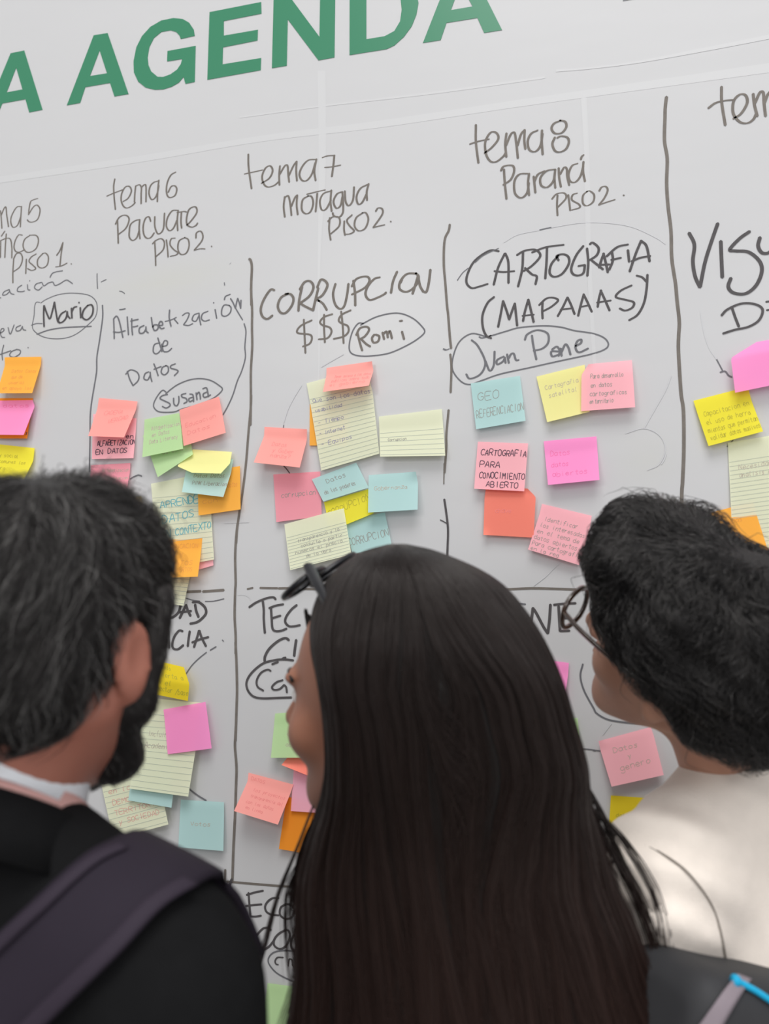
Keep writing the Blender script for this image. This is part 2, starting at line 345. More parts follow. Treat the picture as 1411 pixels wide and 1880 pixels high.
write(A4, "882,1000 882,1060 886,1138", 2.4, INKM, .1, name='marker_dash'); write(A4, "918,1078 940,1066 965,1055", 2, INKM, .0, name='marker_dash')
write(A4, "1085,1160 1110,1166 1132,1182", 2, INKM, .0, name='marker_dash'); write(A4, "1085,1328 1110,1326 1138,1320", 3, INKM, .0, name='marker_dash')
write((0, 300, 4.946), "930,1288 932,1400 905,1600 880,1760 878,1880 862,1990 835,2150 820,2290 818,2500 812,2800", 3.4, INKM, .2, name='marker_line', label='thin wavy column line left of the sixth column')
# --- column 6
write(A5, "145,135 135,200 140,300 150,398;75,283 140,255 212,228|215,330 260,300 288,240 272,200 235,205 205,260 200,320 220,370 250,385 290,368 322,338|325,195 318,260 314,335;325,195 358,185 374,210 372,270 372,348;374,210 398,185 414,200 414,332|525,150 480,165 450,200 440,260 460,310 490,300 512,255 525,190;525,145 515,240 512,330|672,75 630,100 600,160 590,230 600,280 625,295 665,275 680,225 665,195 632,200 605,250", 3.8, label='grey word tema 6')
write(A5, "168,485 172,590 175,690;150,525 180,470 220,448 255,455 268,490 240,560 178,612|358,485 320,495 280,530 270,590 272,640 300,665 335,640 355,580;360,485 355,560 362,650|455,500 440,462 410,475 390,540 395,610 420,645 455,640 485,600|490,460 490,540 510,600 535,605 565,560 574,430|690,405 640,410 600,470 590,540 615,580 650,560 682,490;692,405 684,490 688,580|720,420 716,500 722,558;680,425 740,415 765,420|765,535 800,500 850,430 850,385 825,375 785,400 765,470 770,530 810,550 845,535 860,515", 3.8)
write(A5, "490,680 495,780 498,882;470,695 500,665 545,650 572,680 562,745 500,805|590,660 600,740 605,808|668,645 632,652 622,700 655,745 690,770 670,792 622,802|750,640 700,670 690,740 715,785 760,775 785,720 780,660 748,640|845,645 850,600 885,585 905,620 895,670 830,750;830,750 880,738 925,738|978,715 983,718", 3.4)
write(A5, "1090,1030 1093,1052", 2, INKM, 0, name='marker_dash'); write(A5, "1135,865 1145,855", 2, INKF, 0, name='marker_dash')
write(A6, "215,375 218,450 220,537;218,372 240,355 262,400 290,528;212,482 260,485 310,472|325,360 335,505|362,375 362,440 368,507;352,395 380,388 415,380;365,442 395,438 412,432|462,430 425,450 425,490 455,490 475,460 476,440;476,440 480,475 496,490|520,365 530,430 545,470 570,460 575,430 545,425 530,445|585,430 612,425 605,400 590,400 580,430 600,455 625,450|668,305 665,370 680,437;630,398 680,385 722,365|705,380 735,415|770,350 800,330 825,335 810,380 780,425;780,425 820,430 855,415|905,330 865,345 850,385 880,395 905,350;905,330 910,380 920,427|978,315 935,335 925,375 950,395 990,385|1035,300 1048,372;1022,245 1025,248|1150,268 1110,265 1090,300 1090,345 1120,355 1155,330 1165,290 1150,268;1110,222 1120,195 1158,178|1160,212 1180,245 1200,292;1200,292 1210,240 1218,210;1218,210 1232,250 1242,292;1242,292 1245,225", 3.2, INKM, .25, label='small grey word Alfabetizacion')
write(A6, "1195,280 1230,340 1258,385", 2.6, INKM, 0, name='marker_line'); write(A6, "1270,415 1285,480 1276,600 1280,690 1250,800 1215,880 1180,990 1140,1080 1100,1152", 2.8, INKM, 0, name='marker_line', label='curved line bowing right of the sixth heading')
write(A6, "590,570 545,585 535,640 560,660 595,630 605,580;572,530 590,590 606,642|612,600 645,590 650,560 625,555 610,600 620,640 655,640 685,615", 3.2, INKM, .25)
write(A6, "325,800 345,865 372,917;372,917 410,880 420,840 400,805 350,790 312,825|500,805 470,820 460,860 490,870 512,830;510,808 515,850 525,884|540,740 560,790 575,837;540,785 600,762|640,755 610,770 600,810 625,830 655,805 655,765 636,755|715,740 680,755 678,775 725,790 735,805 705,837", 3.2, INKM, .25)
write(A6, "640,970 610,955 570,1000 540,1060 545,1100 590,1130 700,1130 770,1105 900,1070 1000,1030 1060,990 1095,945 1060,910 1000,875 920,860 830,870 740,905 680,945 635,985", 2.6, INKM, .1, name='marker_oval')
write(A6, "652,988 610,998 590,1020 625,1040 665,1060 670,1080 640,1098 608,1085|700,1018 703,1065 725,1080 742,1050 742,1003|800,980 765,990 770,1010 800,1020 808,1045 782,1062|830,985 852,988 860,1010 862,1047;858,1010 825,1022 830,1047 860,1032|882,975 890,1032;886,990 905,970 915,1000 917,1027|935,942 965,935 975,965 982,1007;970,968 940,985 950,1012 1000,992", 3.2, INKM, .25, label='name inside the oval above the green note')
write(A5, "1305,825 1318,840 1328,900 1322,1050 1324,1223", 5.4, INKG, 0, name='marker_line', label='thick column line from the small tick down')
write(A6, "1325,130 1335,300 1334,450 1336,600 1325,800 1325,1000 1322,1235", 5.0, INKG, 0, name='marker_line')
write(B5, "1372,200 1368,300 1350,500 1330,750 1300,1000 1262,1250 1250,1400", 4.8, INKG, 0, name='marker_line')
write(B6, "1085,560 1070,700 1060,900 1065,1150 1060,1250 1055,1500 1065,1700 1065,1880", 5.0, INKG, 0, name='marker_line')
write(C6, "425,700 435,900 442,1200 437,1400 425,1764", 5.0, INKG, 0, name='marker_line')
write(C7, "405,170 398,300 395,400 410,600 405,800 395,1100 380,1400 368,1750", 5.0, INKG, 0, name='marker_line')
write(C8, "465,185 440,250 422,350 435,500 450,650 452,850 447,1100 455,1300 465,1470", 5.0, INKB, 0, name='marker_line')
write(C8, "400,90 398,160 388,310", 4.2, INKG, 0, name='marker_dash'); write(C8, "390,310 392,420 396,580", 2, INKM, 0, name='marker_dash')
write(C8, "460,745 520,800 565,880 555,980 480,1110", 2.2, INKM, 0, name='marker_arc'); write(C8, "462,1100 485,1300 470,1480", 2, INKM, 0, name='marker_arc')
write(C8, "340,375 290,400 282,440 350,480 375,520 352,570 330,590|262,535 300,562 322,540", 3, INKM, .2)
write(C8, "-200,140 60,165 180,190 400,207", 3.8, INKG, 0, name='marker_line', label='lower row line'); write(C8, "415,208 600,225 880,248 1150,268 1500,300", 4, INKG, 0, name='marker_line')
# --- column 7
write(A7, "120,78 122,160 140,290;95,200 150,188 208,175|200,258 250,225 270,180 255,150 225,165 205,215 215,260 240,280 280,270 310,245|315,150 310,210 312,268;312,205 345,150 362,150 366,200 372,250;370,210 398,150 418,122;418,122 415,180 420,242|535,110 490,115 455,150 435,200 450,238 480,240 512,200 533,130;540,108 527,180 535,240|575,100 610,88 655,85;650,85 645,140 635,215;590,160 640,155 690,145", 4.4, label='grey word tema 7')
write(A7, "345,340 338,400 345,465;345,345 366,335 378,380 386,455;385,400 408,345 422,330;422,330 418,390 425,450|490,335 455,360 450,420 475,445 505,430 520,380 510,340 486,335|545,320 540,380 535,432;480,325 540,310 595,298|628,305 585,320 562,365 572,420 600,415 630,360;632,300 627,370 634,430|695,310 665,325 645,370 662,410 688,395 700,340;700,310 705,390 702,440 680,465 648,458 640,440|715,305 720,370 740,395 765,360 772,280|855,265 810,290 787,340 797,385 822,375 850,320;862,260 850,310 852,362", 4.2)
write(A7, "622,470 618,540 628,607;610,492 640,465 680,470 680,520 630,568|712,490 710,540 716,577|760,452 728,485 745,520 772,550 750,568 718,572|825,440 785,470 775,520 800,550 840,535 860,480 845,440 820,440|905,430 920,410 945,415 945,450 890,530;890,530 930,520 962,513|996,492 1001,494", 3.8)
write(A7, "1362,512 1355,550 1330,610 1325,750 1335,880 1345,1010 1352,1070 1362,1200 1370,1275", 4.6, INKG, 0, name='marker_line', label='thick wavy line between columns seven and eight')
write(A8, "1298,640 1305,720 1300,875", 4.2, INKG, 0, name='marker_line')
write(B7, "1352,398 1338,550 1337,650 1325,805", 4.2, INKG, 0, name='marker_line'); write(B8, "1244,40 1243,110 1242,180", 2.2, INKG, 0, name='marker_line')
write(B8, "1245,285 1255,350 1270,480 1268,600 1265,690 1262,900", 4, INKB, 0, name='marker_line'); write(B8, "1218,425 1240,436 1260,448", 2, INKB, 0, name='marker_dash')
write(A8, "215,245 190,242 150,300 130,360 140,405 170,422 203,400|300,265 255,290 235,340 250,380 282,385 318,345 332,300 315,270 280,268|385,222 368,300 362,372;370,240 400,195 435,190 455,225 430,280 372,325;372,325 405,345 452,368|485,232 468,300 452,370;478,228 500,180 530,190 540,220 510,275 465,303;468,300 510,325 537,367|590,205 575,270 590,335 620,360 645,340 662,270 670,205|700,185 710,260 712,340;690,222 720,175 780,160 800,185 770,230 690,272|865,165 830,175 790,220 775,270 800,305 850,290 890,270 902,258|970,130 945,190 932,262|1000,178 990,200;1090,142 1030,145 990,190 985,235 1020,255 1060,240 1095,200 1102,160 1085,140|1098,160 1083,210 1065,267;1100,165 1112,220 1132,255;1175,118 1165,200 1150,255 1130,252", 5.2, INKG, .3, label='capital heading about corruption')
write(A8, "445,430 382,460 355,490 362,510 430,518 445,540 430,575 388,592;395,425 400,530 405,632|572,392 520,410 495,440 510,460 555,475 565,505 540,540 485,548;520,395 520,480 525,567|685,368 630,395 610,430 630,450 665,465 670,500 640,530 578,545;625,375 635,470 640,572", 4.2, INKG, .2, label='three dollar signs')
write(A8, "762,450 730,450 695,500 675,580 685,630 740,650 830,648 930,630 1040,580 1110,535 1140,500 1120,465 1070,420 1000,390 930,388 840,410 770,445 745,460", 2.8, INKM, .1, name='marker_oval')
write(A8, "725,505 738,560 755,617;718,522 740,480 782,470 797,490 770,530 735,548;748,545 778,575 805,592|830,518 815,540 825,567 852,560 860,530 838,518|880,505 890,547;884,515 905,500 913,537;912,515 926,497 938,542|1000,500 1013,547;985,435 1002,433", 4.6, INKG, .2, label='name inside the oval under the dollar signs')
write(A8, "505,718 560,685 640,640", 1.8, INKF, 0, name='marker_dash'); write(A8, "1255,605 1275,612 1292,606", 1.8, INKM, 0, name='marker_dash')
write(B7, "285,495 281,522", 1.8, INKM, 0, name='marker_dash'); write(B7, "285,760 305,782 324,808", 2, INKB, 0, name='marker_dash')
write(B7, "400,240 350,320 310,400 285,480", 2, INKF, 0, name='marker_arc')
# --- column 8
write(B1, "235,158 235,260 250,382;198,272 250,255 314,242|285,325 330,290 367,240 355,205 320,205 290,260 295,330 320,372 355,375 395,345 412,320|415,208 408,270 414,347;412,280 440,215 462,205 472,260 482,354;480,280 500,215 522,188;522,188 520,250 526,300|600,190 560,210 540,255 550,305 585,315 615,280 627,210;624,190 622,250 628,332|735,133 695,150 680,180 700,208 740,205 767,170 760,140 728,132|700,232 685,270 700,310 730,318 765,300 782,260 772,232 735,225 712,236", 4.6, label='grey word tema 8')
write(B1, "400,420 405,500 415,594;382,428 400,402 450,398 460,430 440,480 395,512|540,445 490,450 462,490 465,560 500,588 535,560 547,500;548,445 542,500 548,572|575,462 580,510 585,557;580,490 600,450 640,430|700,420 650,430 615,470 620,515 655,525 690,490 700,440;702,420 697,470 702,530|722,412 725,470 735,524;730,450 755,408 770,420 772,460 784,514|835,385 800,400 780,450 790,490 820,495 850,460 867,400;868,375 865,430 877,492;852,362 858,345 870,335", 4.4)
write(B1, "715,572 712,630 715,692;682,595 710,565 755,560 765,590 718,642|778,570 785,620 790,662|832,560 805,570 800,600 840,625 845,645 798,660|890,550 865,575 865,620 890,635 925,610 930,570 905,548 885,552|960,548 975,525 1000,522 1010,545 990,590 958,630;958,630 1000,615 1054,598|1102,572 1107,574", 3.8)
write(B1, "608,778 640,770 680,762", 2.2, INKM, 0, name='marker_dash'); write(B1, "400,850 480,805 608,778", 1.6, INKF, 0, name='marker_arc'); write(B1, "680,762 850,735 1000,735 1150,758 1290,820 1350,860", 1.6, INKF, 0, name='marker_arc')
write(B3, "155,210 147,280 145,350 142,500 160,620 156,780 165,930 185,1100 190,1280 215,1450 225,1560 240,1700 236,1790 234,1880 240,2000 252,2180 268,2300 270,2560 262,2760 256,2900 262,3450", 6.0, INKG, 0, name='marker_line', label='long thick line right of column eight')
write(B2, "355,188 300,185 220,240 180,310 172,365 200,395 240,388 292,372|388,200 350,280 325,377;390,200 407,250 408,367;328,300 380,305 442,300|490,195 485,290 462,387;455,210 500,185 560,180 587,215 540,270 492,300;500,282 540,318 567,330 560,374|625,165 622,250 615,342;540,195 620,165 720,152|690,240 680,215 715,205 745,220 747,260 710,315 665,332 640,310 650,260 690,212|830,158 790,210 762,280 770,315 800,325 830,310 838,265;838,265 800,272|850,172 857,250 852,327;865,150 882,140 915,170 905,210 862,240;870,235 905,262 940,290|945,200 930,240 918,280;942,200 955,250 967,307;915,265 977,262|990,190 995,240 975,292;960,217 1020,165 1082,150;985,237 1042,225|1080,182 1087,247|1155,128 1125,200 1090,302;1155,130 1185,160 1202,245;1100,245 1150,225 1207,215", 4.6, INKB, .3, label='capital heading about cartography')
write(B2, "328,445 290,480 262,550 265,620 285,665 312,678|378,468 365,540 350,614;378,468 400,530 412,572;412,572 430,520 444,482;444,482 450,540 457,607|520,460 500,530 490,582;520,460 532,510 550,587;485,552 520,548 552,545|600,475 598,520 600,567;580,492 620,455 660,450 687,465 650,500 600,527|740,448 715,500 685,554;740,448 760,490 780,542;700,517 760,510|832,430 815,490 800,552;830,430 855,480 877,530;810,502 862,492|930,408 918,450 910,502;926,408 950,460 977,522;905,477 985,465|1102,380 1040,410 1012,445 1060,460 1112,475 1105,505 1065,522 1033,510|1128,325 1160,335 1187,362;1190,320 1185,400 1170,480 1135,545 1086,577", 4.4, INKB, .3)
write(B2, "310,662 282,668 200,652 130,700 95,790 95,860 140,920 190,938 260,915 360,880 520,845 700,805 870,768 950,740 970,710 945,675 880,650 780,635 700,615 600,608 470,618 390,640 270,675 243,670", 2.8, INKM, .1, name='marker_oval')
write(B2, "200,688 235,720 275,800 270,850 240,888 190,905 170,880|278,805 302,860 325,830 330,752|382,780 345,800 345,825 375,810 387,790;387,785 392,817|400,768 410,817;410,790 422,768 438,765 450,800 467,800|540,662 548,720 565,797;500,687 515,655 570,632 627,650 632,700 600,735 548,748|652,742 680,725 697,750 690,777;690,752 650,752 655,780 690,770|702,735 707,777;707,755 728,712 745,730 757,770|785,722 815,705 817,685 795,695 785,730 805,757 857,735", 4, INKM, .3, label='two-word name in the wide oval above the pale blue note')
write(B2, "220,252 270,210 352,172", 1.6, INKM, 0, name='marker_dash'); write(B2, "120,352 150,310 182,283", 1.6, INKM, 0, name='marker_dash'); write(B2, "40,740 52,744 66,742", 1.6, INKM, 0, name='marker_dash')
write(C1, "1160,470 1240,330 1290,240 1320,160", 1.5, INKF, 0, name='marker_arc'); write(C1, "1050,500 1160,470 1250,510 1285,590 1250,680 1180,715", 1.5, INKF, 0, name='marker_arc'); write(C1, "1290,620 1278,655 1262,680", 2, INKF, 0, name='marker_dash')
write(C2, "980,812 915,870 850,935 750,1012", 1.6, INKF, 0, name='marker_dash')
# --- column 9
write(B3, "520,143 522,250 545,397;432,285 480,250 540,235 597,230|598,355 650,320 690,250 680,200 640,195 600,240 598,320 640,375 690,384 730,360 752,318|730,190 738,260 757,337;742,250 775,180 797,182 802,250 812,337;805,250 830,190 870,170 880,320|960,170 900,200 900,300 950,310 965,180 970,310", 5, label='grey word tema cut by the right edge')
write(B3, "305,1113 340,1190 330,1300 345,1400 377,1472;495,1050 450,1180 410,1310 378,1470|515,1168 520,1290 525,1407|707,1103 640,1150 575,1222 612,1232 700,1240 772,1300 787,1370 750,1460 680,1515 600,1510 565,1470 582,1413|775,1143 763,1200 790,1245 840,1240 870,1180 868,1110", 6.2, INKB, .2, label='large capitals cut by the right edge')
write(B3, "588,1605 610,1670 635,1734;520,1660 560,1620 650,1582 740,1585 792,1620 770,1690 700,1735 610,1755 530,1780|815,1570 900,1560;820,1625 900,1615;860,1550 860,1690", 4.4, INKB, .2)
write(C3, "305,243 330,290 352,332", 2.4, INKM, 0, name='marker_dash'); write(C3, "333,342 370,335 395,365 420,378", 3, INKM, 0, name='marker_dash'); write(C3, "185,-110 210,40 250,160 305,243", 1.6, INKF, 0, name='marker_arc'); write(C3, "385,900 405,875 430,852", 1.8, INKM, 0, name='marker_dash')
# --- second row
write(C4, "760,126 885,120", 5.2, INKG, 0, name='marker_dash'); write(C4, "905,123 1085,110", 5.2, INKG, 0, name='marker_dash')
write(C4, "760,180 820,198 878,205", 2.2, INKM, 0, name='marker_dash'); write(C4, "925,207 1000,205 1087,185", 2.2, INKM, 0, name='marker_dash')
write(C6, "552,126 612,113", 3.6, INKG, 0, name='marker_dash'); write(C6, "690,114 780,116 880,117", 4, INKG, 0, name='marker_dash'); write(C6, "890,119 980,118 1100,124 1400,128", 4.4, INKG, 0, name='marker_dash')
write(C6, "450,190 520,190 570,215 585,245", 1.6, INKF, 0, name='marker_arc')
write(C2, "300,1052 500,1045 730,1035 960,1040 1140,1046 1500,1052", 4.2, INKG, 0, name='marker_line', label='row line between the two dark heads')
write(C4, "500,235 515,300 550,354;550,354 565,300 572,238|603,240 602,300 600,354;600,354 650,342 695,300 712,245|762,238 735,290 705,352;760,240 775,285 798,332;700,302 740,298 805,290|838,235 848,290 868,342;815,215 870,215 922,258 932,310 892,360 850,388 795,400", 5.6, INKB, .2, label='black capitals NDAD beside the dark-haired man')
write(C4, "505,475 505,540 512,620;450,492 500,475 557,470|610,465 610,530 614,607|732,465 700,460 660,510 642,570 650,612 690,620 737,585|792,465 782,530 775,594|872,460 855,520 828,602;875,460 895,520 932,594;812,562 880,535 954,515", 5.0, INKB, .2)
write(C4, "968,629 992,614 1020,598", 2.4, INKM, 0, name='marker_dash'); write(C4, "760,832 810,760 870,700 937,646", 2.2, INKM, 0, name='marker_arc'); write(C4, "1073,540 1084,551", 2, INKM, 0, name='marker_dash')
write(C6, "573,322 650,270 760,225 832,215 860,237;720,257 730,350 730,450 742,600|808,328 815,440 825,550 860,580 920,575 977,553;788,332 860,305 942,290;818,442 870,425 912,413|1087,298 1030,345 975,420 962,480 1000,525 1060,527 1122,515", 4.8, INKB, .2, label='black capitals TEC')
write(C6, "1003,677 960,655 880,690 790,770 745,850 740,905|1080,675 1065,780 1058,847", 5.2, INKB, .2)
write(C6, "1050,895 950,885 850,893 720,930 600,1030 545,1130 560,1220 620,1285 720,1305 880,1300 1030,1295", 4.4, INKB, .1, name='marker_oval'); write(C6, "820,937 850,925 885,912", 4, INKB, 0, name='marker_dash'); write(C6, "925,885 945,870 968,866", 4, INKB, 0, name='marker_dash')
write(C6, "807,1010 770,995 700,1030 655,1110 665,1180 727,1222|937,1108 870,1130 820,1180 840,1212 900,1205 950,1160;950,1160 972,1185 980,1242", 4, INKB, .2)
write(C8, "630,320 640,450 650,552;650,555 700,557 757,548;610,342 700,315 777,300;603,452 680,442 762,435|932,372 870,375 820,410 795,460 810,510 860,538 932,545|1000,435 950,470 945,540 1000,580 1060,560 1087,490 1050,440 998,432", 4.2, INKB, .2, label='black capitals ECO')
write(C8, "855,692 820,670 770,680 710,750 700,810 730,870 770,890 830,860 882,798|1000,690 930,730 885,790 890,850 950,880 1010,840 1042,760 1030,700 988,690|1085,738 1055,800 1060,870 1100,892 1137,880", 4.2, INKB, .2)
write(C8, "1110,905 980,895 880,915 830,970 835,1030 900,1110 1000,1170 1120,1220", 2.6, INKM, 0, name='marker_oval'); write(C8, "977,965 920,965 895,1000 905,1030 927,1037|1025,1047 1035,985 1062,990 1070,1047", 3.2, INKB, .2)
write(D1, "95,181 130,181 166,186", 3, INKM, 0, name='marker_dash')
write(D1, "203,322 212,260 217,212;217,212 240,245 290,340 320,386;320,386 332,290 338,188|395,200 400,290 405,370;362,190 430,182 512,178;400,282 470,280;405,370 470,368", 5, INKB, .2, label='black capitals NE beside the curly head')
write(D1, "562,598 545,680 570,780 635,900 660,940 750,985 930,1008 1000,1005 1047,993", 3, INKM, .1, name='marker_oval')
write(D1, "735,845 732,880 730,925;735,845 755,870 770,900;770,900 780,870 792,850;792,850 800,880 802,917|857,848 845,880 833,917;855,848 868,880 882,912;840,892 892,880|965,893 930,900 940,915 972,930 960,942 925,935", 3.2, INKB, .2)
write(D1, "558,1182 620,1188 682,1198", 1.8, INKM, 0, name='marker_dash'); write(D1, "632,1192 648,1196", 2.6, INKM, 0, name='marker_dash'); write(D1, "700,1085 730,1045 760,1008", 1.4, INKF, 0, name='marker_dash')
write(B5, "393,880 420,862 450,850 465,848 487,856", 2.6, INKM, 0, name='marker_dash'); write(C5, "915,742 950,770 1000,805 1052,836", 3, INKM, 0, name='marker_dash')
write(B6, "945,555 1050,552 1200,545", 1.3, INKF, 0, name='marker_dash')
# ------------------------------------------------------------------ hand lettering (single strokes on a 4 x 6 grid)
GL = {
'A': '0,0 2,6 4,0;1,2 3,2', 'B': '0,0 0,6 3,6 3.4,4.6 2.6,3.2 0,3;2.6,3.2 4,2 3,0 0,0', 'C': '4,5 2.5,6 .6,5 0,3 .6,1 2.4,0 4,.8', 'D': '0,0 0,6 2.4,5.6 4,3 2.4,.4 0,0',
'E': '4,6 0,6 0,0 4,0;0,3 3,3', 'F': '4,6 0,6 0,0;0,3 3,3', 'G': '4,5 2.5,6 .6,5 0,3 .6,1 2.4,0 4,1 4,2.6 2.4,2.6', 'H': '0,0 0,6;4,0 4,6;0,3 4,3', 'I': '2,0 2,6', 'J': '3,6 3,1 1.6,0 0,1',
'K': '0,0 0,6;4,6 0,2.6;1.4,3.6 4,0', 'L': '0,6 0,0 4,0', 'M': '0,0 .4,6 2,2.4 3.6,6 4,0', 'N': '0,0 0,6 4,0 4,6', 'O': '2,6 .4,5 0,3 .5,.8 2,0 3.6,1 4,3 3.5,5.2 2,6', 'P': '0,0 0,6 3,6 4,4.6 3,3 0,2.8',
'Q': '2,6 0,3 2,0 4,3 2,6;2.6,1.4 4,0', 'R': '0,0 0,6 3,6 4,4.6 3,3 0,2.8;1.6,2.8 4,0', 'S': '4,5.2 2,6 .3,4.8 2,3.1 4,1.6 2,0 0,.8', 'T': '0,6 4,6;2,6 2,0', 'U': '0,6 0,1.6 2,0 4,1.6 4,6', 'V': '0,6 2,0 4,6',
'X': '0,0 4,6;0,6 4,0', 'Y': '0,6 2,3 4,6;2,3 2,0', 'Z': '0,6 4,6 0,0 4,0', '?': '0,5 2,6 4,4.6 2,2.8 2,1.6;2,.3 2.2,.1', '.': '1.6,.2 2,.0', '-': '0,3 3,3', '/': '0,-1 4,7',
'a': '3.6,3.6 1.4,4 0,2 1.2,0 3,.6 3.6,3.6;3.5,3 3.8,0', 'b': '0,6 0,0 2.6,0 3.8,2 2.4,3.8 0,3', 'c': '3.6,3.4 1.8,4 0,2 1.6,0 3.6,.6', 'd': '3.6,3.4 1.4,4 0,2 1.2,0 3.6,.8;3.6,6 3.6,0', 'e': '0,2 3.6,2.2 2.4,4 .6,3.4 0,1.6 1.6,0 3.6,.6',
'f': '3.6,5.6 2,6 1.4,4 1.4,0;0,3.6 3,3.6', 'g': '3.6,3.6 1.4,4 0,2 1.4,.4 3.6,1.4;3.6,3.8 3.6,-1.6 1.4,-2.2 0,-1.4', 'h': '0,6 0,0;0,2.6 2,4 3.4,3 3.6,0', 'i': '1.5,4 1.7,0;1.4,5.4 1.7,5.2', 'j': '2,4 2,-1.6 .4,-2', 'l': '1.4,6 1.2,1 2.4,0',
'm': '0,4 0,0;0,3 1.2,4 2,3 2,0;2,3 3.2,4 4,3 4,0', 'n': '0,4 0,0;0,2.8 2,4 3.4,3 3.6,0', 'o': '2,4 .2,3 .3,.8 2,0 3.6,1 3.6,3 2,4', 'p': '0,4 0,-2.2;0,3 2.2,4 3.8,2.4 2.4,.2 0,.6', 'q': '3.6,3.6 1.4,4 0,2 1.4,0 3.4,1;3.6,4 3.6,-2', 'r': '0,4 .2,0;.2,2.4 1.6,4 3,3.8',
's': '3.2,3.6 1.4,4 .4,3 2.8,1.4 2,0 0,.4', 't': '1.6,5.8 1.6,.8 3,0;0,4 3.2,4', 'u': '0,4 .2,.8 1.8,0 3.4,1;3.4,4 3.6,0', 'v': '0,4 1.8,0 3.6,4', 'x': '0,0 3.4,4;0,4 3.4,0', 'y': '0,4 1.8,.6;3.6,4 1,-2', 'z': '0,4 3.4,4 0,0 3.6,0', 'k': '0,6 0,0;3,4 0,1.8 3.4,0'}
GL = {k: [[tuple(float(c) for c in p.split(',')) for p in st.split()] for st in v.split(';')] for k, v in GL.items()}
def text_strokes(t, wid, h, rnd):
    """strokes of a line of text fitted to a width; y up from the baseline"""
    n = len(t); step = wid / max(n, 1); out = []
    for i, ch in enumerate(t):
        if ch not in GL: continue
        jx, jy, js, sl = rnd.uniform(-.05, .05) * step, rnd.uniform(-.06, .06) * h, rnd.uniform(.9, 1.08), rnd.uniform(-.03, .12)
        for st in GL[ch]:
            out.append([(i * step + jx + (x / 4.0) * step * .78 * js + sl * y / 6 * h, jy + y / 6.0 * h * js) for x, y in st])
    return out
PAPER = {}
def paper(cname):
    cols = dict(orange=(255, 178, 78), salmon=(255, 166, 158), hotpink=(254, 152, 204), rose=(248, 182, 190), dustyrose=(238, 158, 170), yellow=(238, 226, 70), paleyellow=(238, 232, 158), green=(186, 216, 162), aqua=(180, 212, 210), cream=(226, 228, 200), coral=(255, 140, 122), mustard=(226, 202, 48), tan=(222, 200, 150), lilac=(240, 180, 198), magenta=(232, 62, 118), deeporange=(240, 150, 50))  # mustard is the yellow paper with shade put into its colour
    return mat('paper_' + cname, alb(cols[cname], 1.06), 0.8, 0.08, transl=0.32)
INKS = dict(black=mat('note_ink_black', alb((70, 52, 66), 1.0), 0.6), faint=mat('note_ink_faint', alb((178, 166, 152), .98), 0.6), teal=mat('note_ink_teal', alb((90, 165, 175), .98), 0.6),
            red=mat('note_ink_red', alb((214, 150, 140), .98), 0.6), blue=mat('note_ink_blue', alb((136, 134, 160), .98), 0.6), orange=mat('note_ink_orange', alb((225, 150, 70), .98), 0.6),
            pinkish=mat('note_ink_pinkish', alb((232, 132, 128), .98), 0.6), grey=mat('note_ink_grey', alb((142, 140, 134), .98), 0.6), hot=mat('note_ink_on_pink', alb((235, 105, 160), .98), 0.6), olive=mat('note_ink_olive', alb((170, 160, 50), .98), 0.6))
RULE = mat('ruled_line_print', alb((172, 178, 165), .98), 0.6)
